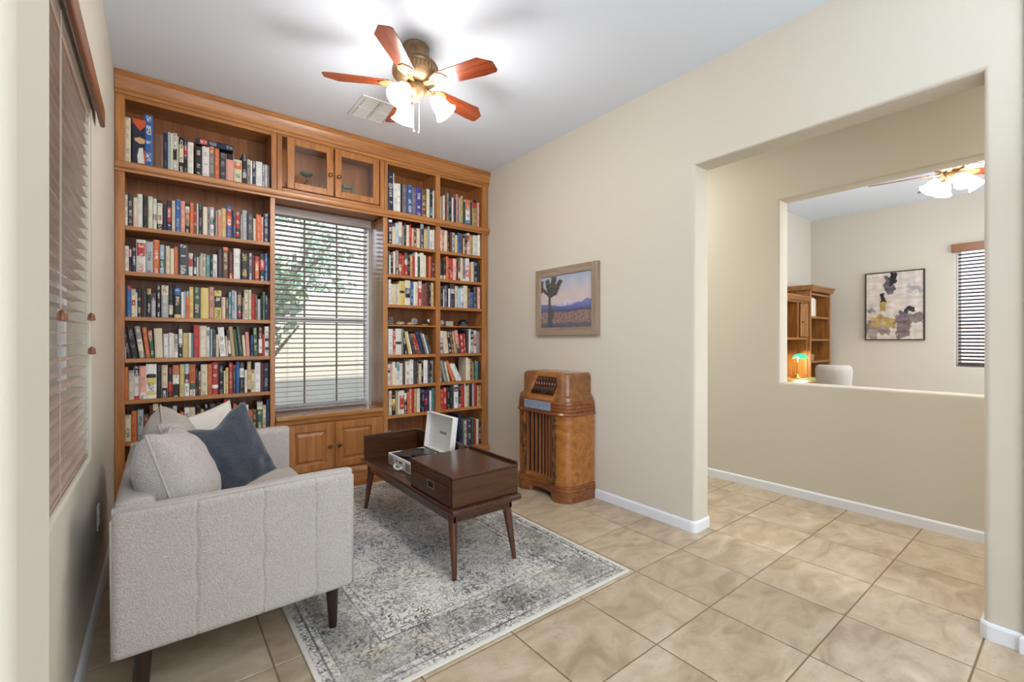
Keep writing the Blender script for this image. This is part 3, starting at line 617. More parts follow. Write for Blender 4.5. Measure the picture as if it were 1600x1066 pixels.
def book_geo(w, h, d, code, rnd, G, off=Matrix.Identity(4)):
    """append one book (spine towards -y, origin at the lower left front corner) to G = (verts, faces, col, ink, uv)"""
    V, F, CC, II, UV = G
    kk = rnd.uniform(.82, 1.06); base = [min(1, max(0, q * kk * rnd.uniform(.96, 1.04))) for q in lin(BC[code[0]])[:3]] + [1]; ink = lin(BC[code[1]])
    bands = [(code[i], int(code[i+1]) / 10, (int(code[i+2]) + 1) / 10) for i in range(2, len(code) - 2, 3)]
    v0 = rnd.uniform(0, 50)
    def add(vs, fs, colr, uvs=None, inkc=None):
        n = len(V); V.extend((off @ Vector(p))[:] for p in vs)
        for k, f in enumerate(fs):
            F.append(tuple(n + i for i in f)); CC.append(colr); II.append(inkc or colr)
            for i in f: UV.append(uvs[i] if uvs else (0, 0))
    def box(x0, x1, y0, y1, z0, z1, colr):
        add([(x0,y0,z0),(x1,y0,z0),(x1,y1,z0),(x0,y1,z0),(x0,y0,z1),(x1,y0,z1),(x1,y1,z1),(x0,y1,z1)],
            [(3,2,1,0),(4,5,6,7),(0,1,5,4),(1,2,6,5),(2,3,7,6),(3,0,4,7)], colr)
    t = min(.0025, w * .15); pg = lin('d8cfb9')
    box(0, t, .004, d, 0, h, base); box(w - t, w, .004, d, 0, h, base)
    box(t, w - t, .005, d - .003, .003, h - .004, pg)
    cuts = sorted({0., 1.} | {1 - a for _, a, _ in bands} | {1 - min(1, b_) for _, _, b_ in bands})
    xs = [(0, .005), (w * .22, .0008), (w * .78, .0008), (w, .005)]
    for a, b_ in zip(cuts, cuts[1:]):
        mid = 1 - (a + b_) / 2; colr = base; ik = ink
        for bc, p, q in bands:
            if p <= mid <= q: colr = lin(BC[bc]); ik = lin(BC['k' if bc in 'wcytlsp' else 'w'])
        if b_ - a < .12: ik = None
        vs = [(x, y, h * a) for x, y in xs] + [(x, y, h * b_) for x, y in xs]
        uvs = [(x / w, v0 + h * a) for x, y in xs] + [(x / w, v0 + h * b_) for x, y in xs]
        add(vs, [(i, i+1, i+5, i+4) for i in range(3)], colr, uvs, ik)
        if b_ == 1.:
            add([(x, y, h) for x, y in xs] + [(w - t, .006, h), (t, .006, h)], [(0, 1, 2, 3, 4, 5)], colr)
def geo_obj(name, G):
    me = bpy.data.meshes.new(name); me.from_pydata(G[0], [], G[1])
    for an, data in (('Col', G[2]), ('Ink', G[3])):
        at = me.attributes.new(an, 'FLOAT_COLOR', 'FACE'); at.data.foreach_set('color', [q for c in data for q in c])
    uv = me.uv_layers.new(name='uv'); uv.data.foreach_set('uv', [q for c in G[4] for q in c])
    me.materials.append(m_book); o = bpy.data.objects.new(name, me); C.objects.link(o); return o

rnd = random.Random(7); ALL = []
for rk, (z, txt) in BOOKS.items():
    row = []; prev = -1e9
    z = z if rk not in ('L1', 'R1L', 'R1R') else 2.46
    for t in txt.split():
        p = t.split(','); x, w, h = [int(q) / 1000 for q in p[:3]]; lean = int(p[4]) if len(p) > 4 else 0
        if x < prev + .0006: w -= prev + .0006 - x; x = prev + .0006
        w = max(w, .006)
        row.append([rk, z, x, w, h, p[3], lean]); prev = x + w * (1 if not lean else 1 / cos(rad(lean)))
    hi = .684 if rk[0] == 'L' else (2.138 if rk.endswith('L') else 2.688)
    ex = max(0, prev + .001 - hi)
    for r in row: r[2] -= ex * .5 if len(row) > 1 and False else 0
    if ex: row[-1][3] = max(.006, row[-1][3] - ex)
    for i, r in enumerate(row):
        r += [row[i-1] if i else None, row[i+1] if i < len(row) - 1 else None, i, len(row)]; ALL.append(r)
def size_word(w, h):
    s = 'tall ' if h > .222 else ('short ' if h < .175 else '')
    return s + ('thick ' if w > .038 else ('slim ' if w < .017 else ''))
def band_word(c):
    if len(c) < 5: return ''
    p, q = int(c[3]), int(c[4]); n_ = BN[c[2]]
    if p == 0: return ' with %s top' % n_
    if q == 9: return ' with %s foot' % n_
    return ' with %s band' % n_
def cands(r):
    for mode in (0, 1):
        for sz in (1, 0):
            for bd in (1, 0):
                l = lab(r, mode, sz, bd)
                if len(l.split()) <= 16: yield l
def lab(r, mode, sz=1, bd=1):
    rk, z, x, w, h, c, lean, L_, R_, i, n = r
    s = (size_word(w, h) if sz else '') + BN[c[0]] + ' book' + (band_word(c) if bd else '')
    if lean: s = 'leaning ' + s
    pl = PLACE[rk]
    if i == 0: nb = 'at left end'
    elif i == n - 1: nb = 'at right end'
    elif mode == 0: nb = 'between %s and %s' % (BN[L_[5][0]], BN[R_[5][0]])
    else:
        order = ['second', 'third', 'fourth', 'fifth', 'sixth', 'seventh', 'eighth', 'ninth', 'tenth', 'eleventh', 'twelfth', 'thirteenth', 'fourteenth', 'fifteenth', 'sixteenth', 'seventeenth', 'eighteenth', 'nineteenth', 'twentieth']
        if i <= n // 2: nb = '%s from left' % order[i-1]
        else: nb = '%s from right' % order[n - 2 - i]
    return '%s, %s, %s' % (s, nb, pl)
rank = sorted(ALL, key=lambda r: -r[3] * (r[4] if r[0] != 'L7' else r[4] * .4) / (r[2] ** 2 * 0 + (3.98 * .788 + r[2] * .615) ** 2))
single = {id(r) for r in rank[:293]}
labs = {}
for r in ALL:
    for l in set(cands(r)): labs.setdefault(l, []).append(r)
used = set()
G2 = ([], [], [], [], [])
for r in ALL:
    rk, z, x, w, h, c, lean = r[:7]
    d = min(.2, max(.12, h * rnd.uniform(.62, .7))); y = 3.985 + rnd.uniform(-.004, .008)
    if id(r) not in single:
        book_geo(w, h, d, c, rnd, G2, Matrix.Translation((x, y, z + .0006)) @ Matrix.Rotation(rad(-lean), 4, 'Y'))
        continue
    G = ([], [], [], [], []); book_geo(w, h, d, c, rnd, G)
    o = geo_obj('book', G); o.location = (x, y, z + .0006); o.rotation_euler = (0, rad(-lean), 0)
    l0 = next(l for l in list(cands(r)) + [lab(r, 1, 0, 0)] if (len(labs.get(l, [])) == 1 or l == lab(r, 1, 0, 0)) and l not in used); used.add(l0); tag(o, l0, 'book', 'books on the ' + PLACE[rk])
o = geo_obj('packed_books', G2); o['kind'] = 'stuff'; o['label'] = 'slim books packed between the larger ones on the bookcase shelves'; o['category'] = 'books'
# the book lying flat on the others, top shelf
G = ([], [], [], [], []); book_geo(.042, .232, .15, 'nsr12', rnd, G)
o = geo_obj('book', G); o.location = (.206 + .232, 3.992, 2.46 + .2365); o.rotation_euler = (0, rad(-90), 0)
o.location = (.198 + .24, 3.992, 2.46 + .2375)
tag(o, 'navy book with red label lying flat across upright books, top left shelf', 'book', 'books on the top shelf, left bookcase')
# tall picture book with an orange and navy cover facing out
t = thing('picture_book', 'tall navy picture book with an orange chevron facing out on the top left shelf', 'book', (-.148, 3.98, 2.46))
bx0, bx1, bz = -.148, -.068, 2.461
obj('cover', B().box(bx0, bx1, 3.985, 4.02, bz, bz + .312, .002, 1), M('navy_cover', '1c1e38', .4), t)
def flat(pts, y0=3.9836, y1=3.986): return B().prism(pts, y0, y1, 'y')
obj('chevron', flat([(bx0+.002, bz+.31), (bx1-.002, bz+.31), (bx1-.002, bz+.285), ((bx0+bx1)/2, bz+.232), (bx0+.002, bz+.285)]), M('cover_orange', 'c9512a', .45), t)
obj('emblem', flat([(bx0+.01, bz+.175), (bx0+.04, bz+.19), (bx1-.01, bz+.175), (bx1-.016, bz+.152), (bx0+.04, bz+.145), (bx0+.014, bz+.16)]), M('cover_tan', 'c9a47c', .45), t)
obj('figure_print', flat([(bx0+.03, bz+.012), (bx0+.026, bz+.06), (bx0+.036, bz+.115), (bx0+.056, bz+.12), (bx0+.06, bz+.07), (bx0+.064, bz+.012)]), M('cover_white', 'd9d5cc', .45), t)
obj('side_print', flat([(bx1-.016, bz+.012), (bx1-.018, bz+.1), (bx1-.003, bz+.11), (bx1-.003, bz+.012)]), bpy.data.materials['cover_orange'], t)

# magazines lying on the lowest shelf behind the table
for k, (cc, x0, x1, zz, th, a) in enumerate((('c9b9a2', 1.72, 1.94, .168, .022, 3), ('8f8a86', 1.73, 1.95, .191, .018, -4), ('b9aa94', 1.76, 1.97, .210, .014, 6), ('2c2b30', 1.80, 2.02, .225, .016, -3), ('c8a99b', 1.83, 2.06, .242, .012, 4))):
    b = B().box(-(x1-x0)/2, (x1-x0)/2, -.09, .09, 0, th, .001, 1)
    o = obj('magazine', b, M('magazine_%d' % k, cc, .5)); o.location = ((x0+x1)/2, 4.09, zz); o.rotation_euler = (0, 0, rad(a))
    tag(o, ['tan magazine at the bottom of the pile on the lowest shelf', 'grey magazine second from the bottom of the pile, lowest shelf', 'beige magazine in the middle of the pile, lowest shelf',
            'black magazine second from the top of the pile, lowest shelf', 'pinkish magazine on top of the pile, lowest shelf'][k], 'magazine', 'magazines piled on the lowest shelf')

# ---------------------------------------------------------------- small things on the shelves
SH = 1.4085
m_st = M('grey_stone', '6f6e68', .8, bump=(60, .5, .004), noise_mix=('8b8a80', 12, .2, (1, 1, 1)))
m_bone = M('pale_driftwood', 'b5ab9a', .8, bump=(60, .5, .004)); m_st2 = M('pale_stone', 'a8a89c', .75, bump=(40, .6, .004), noise_mix=('7e8680', 14, .2, (1, 1, 1)))
t = thing('stone_stack', 'small stack of flat grey stones at the left end of the display shelf', 'stones', (1.70, 4.03, SH), group='curios on the open display shelf')
for k, (r_, z_) in enumerate(((.036, .012), (.032, .034), (.026, .053), (.02, .07))):
    obj('stone', B().ico((1.70 + .003*k, 4.03, SH + z_), r_, 2, (1, .8, .34), .003, k), m_st, t, smooth='all')
tag(obj('driftwood', B().tube([(1.755, 4.03, SH+.018), (1.79, 4.02, SH+.014), (1.825, 4.03, SH+.022), (1.845, 4.035, SH+.015)], [.006, .013, .013, .007], 8).tube([(1.79, 4.02, SH+.016), (1.775, 4.02, SH+.04)], [.008, .003], 6), m_bone, smooth='all'),
    'pale bone-like piece of driftwood beside the stone stack', 'driftwood', 'curios on the open display shelf')
tag(obj('flat_rock', B().ico((1.905, 4.03, SH+.016), .044, 2, (1, .6, .36), .005, 4), M('tan_rock', 'a99277', .8, bump=(50, .5, .004)), smooth='all'), 'tan flat rock in front of the round fossil', 'rock', 'curios on the open display shelf')
mt = Matrix.Translation((1.965, 4.075, SH+.037)) @ Matrix.Rotation(rad(80), 4, 'X')
b = B()
for k in range(40):
    pass
sp = [(.032*(1-k/46)*cos(k*.45), .032*(1-k/46)*sin(k*.45), 0) for k in range(40)]
tag(obj('spiral_fossil', B().tube([mt @ Vector(p) for p in sp], [.009*(1-k/60) for k in range(40)], 8), m_st2, smooth='all'), 'round grey green spiral fossil standing on the display shelf', 'fossil', 'curios on the open display shelf')
t = thing('cow_figurine', 'black and white animal figurine lying on a tan base, display shelf', 'figurine', (2.06, 4.04, SH), group='curios on the open display shelf')
obj('base', B().ico((2.06, 4.04, SH+.009), .042, 2, (1, .6, .24), .002, 2), M('figurine_base', 'a8824c', .7), t, smooth='all')
obj('body', B().ball((2.06, 4.04, SH+.034), .02, 12, (1.5, .8, .9)).tube([(2.035, 4.035, SH+.03), (2.022, 4.03, SH+.014)], [.008, .005], 7).tube([(2.085, 4.035, SH+.03), (2.094, 4.03, SH+.014)], [.008, .005], 7), M('figurine_black', '1d1a1a', .5), t, smooth='all')
obj('head', B().ball((2.092, 4.025, SH+.047), .013, 10, (1, 1, 1.1)).cyl((2.086, 4.027, SH+.056), (2.082, 4.029, SH+.07), .004, .001, 6).cyl((2.098, 4.022, SH+.056), (2.102, 4.02, SH+.07), .004, .001, 6), M('figurine_white', 'd6d4cc', .5), t, smooth='all')
tag(obj('holed_stone', B().ico((2.235, 4.03, SH+.031), .036, 3, (1, .6, .85), .004, 9), m_st2, smooth='all'), 'grey green lump of stone at the left of the second display shelf', 'stone', 'curios on the open display shelf')
t = thing('stone_plaque', 'small pale stone block standing beside the dark helmet', 'plaque', (2.33, 4.03, SH), group='curios on the open display shelf')
obj('block', B().box(2.29, 2.372, 4.02, 4.045, SH+.001, SH+.05, .003), M('plaque_stone', 'aaa79b', .7, bump=(50, .3, .003)), t)
t = thing('toy_helmet', 'small dark glossy helmet-like dome at the right end of the display shelf', 'helmet', (2.5, 4.04, SH), group='curios on the open display shelf')
obj('shell', B().lathe([(.052, .016), (.055, .03), (.048, .05), (.032, .064), (.012, .07), (0, .071)], (2.5, 4.04, SH), 20), M('helmet_dark', '16242c', .25), t, smooth=True)
obj('brim', B().lathe([(.03, .001), (.05, .006), (.054, .016), (.03, .016)], (2.505, 4.04, SH), 20), M('helmet_rim', '8c9298', .4, .3), t, smooth=True)
# ornaments behind the glass doors
m_vg = M('verdigris', '5d7a66', .6, .2)
t = thing('pedestal_ornament', 'small green metal dish on curling legs behind the left glass door', 'ornament', (.965, 4.03, 2.536))
z0 = 2.536
obj('dish', B().lathe([(.006, .10), (.04, .108), (.05, .118), (.052, .122), (.04, .118), (0, .112)], (.965, 4.03, z0), 18), m_vg, t, smooth=True)
b = B().tube([(.965, 4.03, z0+.105), (.958, 4.03, z0+.08), (.97, 4.03, z0+.06)], .006, 7)
for a in (0, 120, 240): b.tube([(.97, 4.03, z0+.062), (.97+.03*cos(rad(a)), 4.03+.02*sin(rad(a)), z0+.045), (.97+.045*cos(rad(a)), 4.03+.035*sin(rad(a)), z0+.003)], [.006, .005, .004], 6)
obj('legs', b, m_vg, t, smooth='all')
t = thing('sleigh_ornament', 'small green metal sleigh-like ornament behind the right glass door', 'ornament', (1.30, 4.03, 2.536))
b = B().tube([(1.24, 4.03, z0+.135), (1.252, 4.03, z0+.09), (1.285, 4.03, z0+.075), (1.335, 4.03, z0+.08), (1.355, 4.03, z0+.10)], [.008, .014, .017, .014, .006], 8)
obj('body', b, m_vg, t, smooth='all'); b = B()
for x in (1.262, 1.345):
    for y in (4.015, 4.045): b.tube([(x, y, z0+.085), (x+.004, y, z0+.04), (x-.004, y, z0+.003)], .0045, 6)
obj('legs', b, m_vg, t, smooth='all')

# ---------------------------------------------------------------- rug
def rug_mat(hx, hy):
    m = bpy.data.materials.new('woven_distressed_rug'); m.use_nodes = True; N = m.node_tree.nodes; L = m.node_tree.links; b = N['Principled BSDF']
    def mth(op, a, b_=None, c=None, clamp=False):
        q = N.new('ShaderNodeMath'); q.operation = op; q.use_clamp = clamp
        for i, v in enumerate((a, b_, c)):
            if v is None: continue
            if isinstance(v, (int, float)): q.inputs[i].default_value = v
            else: L.new(v, q.inputs[i])
        return q.outputs[0]
    def noise_(vec, sc, det=3, dist=0):
        q = N.new('ShaderNodeTexNoise'); q.inputs['Scale'].default_value = sc; q.inputs['Detail'].default_value = det; q.inputs['Distortion'].default_value = dist
        L.new(vec, q.inputs[0]); return q.outputs[0]
    def mix(f, a, c):
        q = N.new('ShaderNodeMix'); q.data_type = 'RGBA'
        for s, v in ((0, f), (6, a), (7, c)):
            if isinstance(v, (int, float)): q.inputs[s].default_value = v
            elif isinstance(v, tuple): q.inputs[s].default_value = v
            else: L.new(v, q.inputs[s])
        return q.outputs[2]
    def ss(v, a, c):   # smoothstep-like ramp a..c -> 0..1
        q = N.new('ShaderNodeMapRange'); q.inputs[1].default_value = a; q.inputs[2].default_value = c
        L.new(v, q.inputs[0]); return q.outputs[0]
    tc = N.new('ShaderNodeTexCoord'); P = tc.outputs['Object']; sp = N.new('ShaderNodeSeparateXYZ'); L.new(P, sp.inputs[0])
    ax = mth('ABSOLUTE', sp.outputs[0]); ay = mth('ABSOLUTE', sp.outputs[1])
    cb = N.new('ShaderNodeCombineXYZ'); L.new(ax, cb.inputs[0]); L.new(ay, cb.inputs[1]); Q = cb.outputs[0]
    d = mth('MINIMUM', mth('SUBTRACT', hx, ax), mth('SUBTRACT', hy, ay))
    # ornament: rosettes and scrolling tendrils, mirrored in both axes
    wv = N.new('ShaderNodeVectorMath'); wv.operation = 'MULTIPLY_ADD'; nz = N.new('ShaderNodeTexNoise'); nz.inputs['Scale'].default_value = 7; L.new(Q, nz.inputs[0])
    L.new(nz.outputs['Color'], wv.inputs[0]); wv.inputs[1].default_value = (.12, .12, 0); L.new(Q, wv.inputs[2])
    vo = N.new('ShaderNodeTexVoronoi'); vo.inputs['Scale'].default_value = 13; L.new(wv.outputs[0], vo.inputs['Vector'])
    ring = mth('SINE', mth('MULTIPLY', vo.outputs['Distance'], 30))
    vo2 = N.new('ShaderNodeTexVoronoi'); vo2.inputs['Scale'].default_value = 42; L.new(wv.outputs[0], vo2.inputs['Vector'])
    dots = ss(vo2.outputs['Distance'], .40, .26)
    vo3 = N.new('ShaderNodeTexVoronoi'); vo3.feature = 'DISTANCE_TO_EDGE'; vo3.inputs['Scale'].default_value = 20; L.new(wv.outputs[0], vo3.inputs['Vector'])
    lines = ss(vo3.outputs['Distance'], .06, .02)
    tend = ss(mth('ABSOLUTE', mth('SUBTRACT', noise_(Q, 22, 2, 1.2), .5)), .045, .02)
    petals = mth('MULTIPLY', ss(ring, .25, .6), ss(vo.outputs['Distance'], .55, .3))
    inb_ = ss(d, .275, .265)
    orn = mth('MAXIMUM', mth('MAXIMUM', petals, tend), mth('MAXIMUM', mth('MULTIPLY', dots, .8), mth('MULTIPLY', mth('MULTIPLY', lines, inb_), .55)))
    wear = ss(noise_(P, 3.2, 6, .8), .34, .62); fine = ss(noise_(P, 60, 3), .3, .6)
    orn = mth('MULTIPLY', orn, mth('MULTIPLY', mth('MULTIPLY_ADD', wear, .45, .55), mth('MULTIPLY_ADD', fine, .5, .5)))
    def band(c, w): return ss(mth('ABSOLUTE', mth('SUBTRACT', d, c)), w, w * .45)
    bands = mth('MAXIMUM', mth('MAXIMUM', band(.055, .006), band(.088, .003)), mth('MAXIMUM', band(.275, .006), band(.31, .003)))
    inb = mth('MULTIPLY', ss(d, .085, .095), ss(d, .275, .265))            # main border
    fld = mix(ss(noise_(P, 2.1, 4), .4, .62), lin('dad5cb'), lin('c3beb5'))
    bcol = mix(ss(noise_(P, 4, 5), .4, .6), lin('cbc5b9'), lin('a5a097'))
    base = mix(inb, fld, bcol)
    med = mth('ADD', mth('DIVIDE', ax, .44), mth('DIVIDE', ay, .60)); med = mth('ADD', med, mth('MULTIPLY', mth('SINE', mth('MULTIPLY', mth('ARCTAN2', sp.outputs[1], sp.outputs[0]), 24)), .03))
    medm = mth('MULTIPLY', ss(med, 1.02, .96), mth('MULTIPLY_ADD', wear, .35, .05))
    base = mix(medm, base, lin('8b96a6'))
    med2 = mth('MULTIPLY', ss(mth('ABSOLUTE', mth('SUBTRACT', med, 1.0)), .03, .012), .5)
    dark = mix(ss(noise_(P, 5, 3), .42, .58), lin('26282d'), lin('454a55'))
    tanm = mth('MULTIPLY', ss(noise_(P, 6, 3), .6, .7), .5)
    base = mix(tanm, base, lin('bfb19a'))
    c = mix(mth('MULTIPLY', orn, .95), base, dark)
    c = mix(mth('MULTIPLY', mth('MAXIMUM', bands, med2), mth('MULTIPLY_ADD', wear, .5, .35)), c, lin('4a4c52'))
    c = mix(ss(d, .022, .016), c, lin('d6d1c6'))                            # plain selvedge
    L.new(c, b.inputs['Base Color']); b.inputs['Roughness'].default_value = .95; b.inputs['Specular IOR Level'].default_value = .1
    bp = N.new('ShaderNodeBump'); bp.inputs['Strength'].default_value = .5; bp.inputs['Distance'].default_value = .003
    L.new(noise_(P, 260, 2), bp.inputs['Height']); L.new(bp.outputs[0], b.inputs['Normal'])
    return m
rx, ry = (.452 + 2.03) / 2, (1.548 + 3.875) / 2
rug = obj('area_rug', B().box(-.789, .789, -1.163, 1.163, 0, .009, .003, 2), rug_mat(.789, 1.163)); rug.location = (rx, ry, .0006)
tag(rug, 'cream and charcoal distressed oriental rug with bluish medallion under the walnut table', 'rug')
RZ0 = .0098

# ---------------------------------------------------------------- sofa and cushions
m_boucle = M('boucle_fabric', 'cac2ba', .95, bump=(170, 1, .008), noise_mix=('b3aba3', 110, .25, (1, 1, 1)), spec=.15, sheen=.2)
m_seam = M('boucle_piping', 'b9b1a9', .95, bump=(200, .6, .003), spec=.1)
m_leg = M('dark_walnut_leg', '2b1a14', .3)
sofa = thing('loveseat', 'cream boucle loveseat with square track arms and dark tapered legs against the left wall', 'sofa', (.27, 2.65, 0))
def rbox(x0, x1, y0, y1, z0, z1, r, seg=4): return B().box(x0, x1, y0, y1, z0, z1, r, seg)
SX0, SX1, ZB, ZT = -.130, .672, .19, .692
def arm(yo, yi, name):
    """upholstered arm slab; vertical tufted seams pulled into the outer face (yo)"""
    sgn = 1 if yo < yi else -1; nx, nz = 230, 70; bm = bmesh.new(); th = abs(yi - yo); cx_, cz_ = (SX0 + SX1) / 2, (ZB + ZT) / 2
    hw, hh = (SX1 - SX0) / 2, (ZT - ZB) / 2; seams = [(.105, .39), (.320, .42), (.513, .465)]
    def pt(i, k, side):
        x = SX0 + (SX1 - SX0) * i / nx; z = ZB + (ZT - ZB) * k / nz
        ex = max(0, 1 - min(x - SX0, SX1 - x) / .028); ez = max(0, 1 - min(z - ZB, ZT - z) / .028)
        e = min(1, math.hypot(ex, ez)); rnd_ = .028 * (1 - math.sqrt(max(0, 1 - e * e)))
        # round the outline corners
        if ex > 0 and ez > 0 and e >= 1: pass
        puff = .006 * math.sqrt(max(0, (1 - ((x - cx_) / hw) ** 2) * (1 - ((z - cz_) / hh) ** 2)))
        off = -puff
        if side == 0:
            for sx, sz in seams:
                wob = .003 * sin(z * 37 + sx * 9)
                off += .006 * math.exp(-((x - sx - wob) / .0042) ** 2) + .006 * math.exp(-((x - sx) ** 2 + (z - sz) ** 2) / .0007)
        off += rnd_ * .9 + noise.noise(Vector((x * 9, z * 9, side * 5))) * .0025
        y = (yo + sgn * off) if side == 0 else (yi - sgn * off)
        dz = .006 * sin((x - SX0) * 7) if k == nz else 0
        return (x, y, z - dz)
    g = [[[bm.verts.new(pt(i, k, s)) for k in range(nz + 1)] for i in range(nx + 1)] for s in (0, 1)]
    for s in (0, 1):
        for i in range(nx):
            for k in range(nz): bm.faces.new((g[s][i][k], g[s][i+1][k], g[s][i+1][k+1], g[s][i][k+1]))
    for i in range(nx):
        for k in (0, nz): bm.faces.new((g[0][i][k], g[0][i+1][k], g[1][i+1][k], g[1][i][k]))
    for k in range(nz):
        for i in (0, nx): bm.faces.new((g[0][i][k], g[0][i][k+1], g[1][i][k+1], g[1][i][k]))
    o = obj(name, bm, m_boucle, sofa, smooth='all')
    yy = yo + sgn * .018
    for q in (yy,):
        obj('piping', B().tube([(SX0 + .004, q, ZB + .01), (SX0 + .001, q, ZT - .03), (SX0 + .02, q, ZT - .001), (SX0 + .2, q, ZT - .005), (SX1 - .35, q, ZT), (SX1 - .02, q, ZT + .001), (SX1 - .001, q, ZT - .02), (SX1 - .001, q, ZB + .01)], .005, 7), m_seam, o, smooth='all')
    return o
arm(1.99, 2.09, 'arm'); arm(3.325, 3.225, 'arm')
obj('back', rbox(-.130, -.012, 2.08, 3.235, .19, .70, .03), m_boucle, sofa, smooth=60)
obj('seat_base', rbox(-.05, .655, 2.085, 3.23, .19, .315, .02), m_boucle, sofa, smooth=60)
def soft_box(x0, x1, y0, y1, z0, z1, r, puff, n=26):
    b = rbox(x0, x1, y0, y1, z0, z1, r, 4); bmesh.ops.subdivide_edges(b.b, edges=[e for e in b.b.edges if e.calc_length() > .1], cuts=10, use_grid_fill=True)
    cx_, cy_ = (x0+x1)/2, (y0+y1)/2
    for v in b.b.verts:
        k = max(0, (1 - ((v.co.x-cx_)/((x1-x0)/2))**2)) * max(0, (1 - ((v.co.y-cy_)/((y1-y0)/2))**2))
        v.co.z += puff * (math.sqrt(k)) * (1 if v.co.z > (z0+z1)/2 else 0) + noise.noise(v.co * 7) * .004
    return b
obj('seat_cushion', soft_box(-.01, .685, 2.093, 3.222, .315, .445, .035, .02), m_boucle, sofa, smooth='all')
for x, y in ((-.05, 2.05), (.600, 2.05), (-.05, 3.26), (.600, 3.26)):
    zf = RZ0 if x > .47 else .001
    obj('leg', B().cyl((x, y, zf), (x - (.004 if x > 0 else -.004), y, .20), .017, .028, 16), m_leg, sofa, smooth=True)

def pillow_bm(w, h, t, seed=0, wr=.004, n=30, pinch=.10, dip=None):
    bm = bmesh.new(); g = {}
    for s in (1, -1):
        for i in range(n + 1):
            for j in range(n + 1):
                u, v = 2 * i / n - 1, 2 * j / n - 1
                edge = abs(u) == 1 or abs(v) == 1
                if s == -1 and edge: g[s, i, j] = g[1, i, j]; continue
                x = w / 2 * u * (1 - pinch * (1 - v * v) * abs(u) ** 3); z = h / 2 * v * (1 - pinch * (1 - u * u) * abs(v) ** 3)
                k = ((1 - u ** 2) * (1 - v ** 2)); y = s * t / 2 * (k ** .42) if k > 0 else 0
                if not edge:
                    p = Vector((u * 2.2, v * 2.2, seed + s * 3)); y += s * wr * noise.noise(p * 1.6) * 2 * min(1, k * 4)
                    cr = sum(math.exp(-((u - a) ** 2 + (v - c) ** 2) * 5) * sin(14 * (u * c - v * a)) for a, c in ((-1, 1), (1, 1), (1, -1), (-1, -1)))
                    y += s * wr * .9 * cr
                if dip: z -= dip[2] * math.exp(-((u - dip[0]) / dip[1]) ** 2) * max(0, v) ** 2
                g[s, i, j] = bm.verts.new((x, y, z))
    for s in (1, -1):
        for i in range(n):
            for j in range(n):
                bm.faces.new([g[s, i, j], g[s, i+1, j], g[s, i+1, j+1], g[s, i, j+1]][::s])
    return bm
def pillow(name, label, w, h, t, loc, rot, mat, pip=None, group=None, **k):
    """rot = (tilt about x, roll about y, heading about z); faces -y before rotation"""
    mt = Matrix.Translation(loc) @ Matrix.Rotation(rot[2], 4, 'Z') @ Matrix.Rotation(rot[0], 4, 'X') @ Matrix.Rotation(rot[1], 4, 'Y')
    bm = pillow_bm(w, h, t, **k)
    root = thing(name, label, 'cushion', loc, group)
    root.matrix_basis = mt
    obj('cover', bm, mat, root, smooth='all', world=False)
    if pip:
        pin = k.get('pinch', .10); pts = []; dip = k.get('dip')
        for e in range(4):
            for q in range(12):
                s_ = 2 * q / 12 - 1; u, v = ((s_, -1), (1, s_), (-s_, 1), (-1, -s_))[e]
                z = h/2*v*(1-pin*(1-u*u)*abs(v)**3)
                if dip: z -= dip[2] * math.exp(-((u - dip[0]) / dip[1]) ** 2) * max(0, v) ** 2
                pts.append((w/2*u*(1-pin*(1-v*v)*abs(u)**3), 0, z))
        obj('piping', B().tube(pts + [pts[0]], .0045, 6), pip, root, smooth='all', world=False)
    return root
m_blue = M('blue_chenille', '343840', .9, bump=(260, .7, .003), noise_mix=('494f5a', 60, .25, (1, 1, 3)), spec=.2, sheen=.4)
m_cream = M('smooth_cream_cotton', 'ded7cc', .85, bump=(350, .3, .001), sheen=.2)
grp = 'cushions on the cream loveseat'
pillow('cushion', 'large cream boucle back cushion nearest the near arm, sagging at its top', .50, .46, .27, (.062, 2.365, .675), (rad(-17), rad(5), rad(82)), m_boucle, m_seam, grp, seed=2, wr=.007, pinch=.05, dip=(.3, .5, .03))
pillow('cushion', 'cream boucle back cushion half hidden behind the nearest one', .50, .46, .25, (.062, 2.90, .675), (rad(-16), rad(-4), rad(88)), m_boucle, m_seam, grp, seed=7, wr=.007, pinch=.05, dip=(-.2, .5, .03))
pillow('cushion', 'smooth cream cushion tilted behind the blue one by the far arm', .40, .42, .12, (.20, 3.125, .655), (rad(-6), rad(-17), rad(2)), m_cream, None, grp, seed=4, wr=.004)
pillow('cushion', 'slate blue woven cushion standing on the seat, tilted', .40, .41, .15, (.255, 2.68, .688), (rad(-10), rad(-20), rad(18)), m_blue, None, grp, seed=9, wr=.006, dip=(.1, .35, .05), pinch=.06)

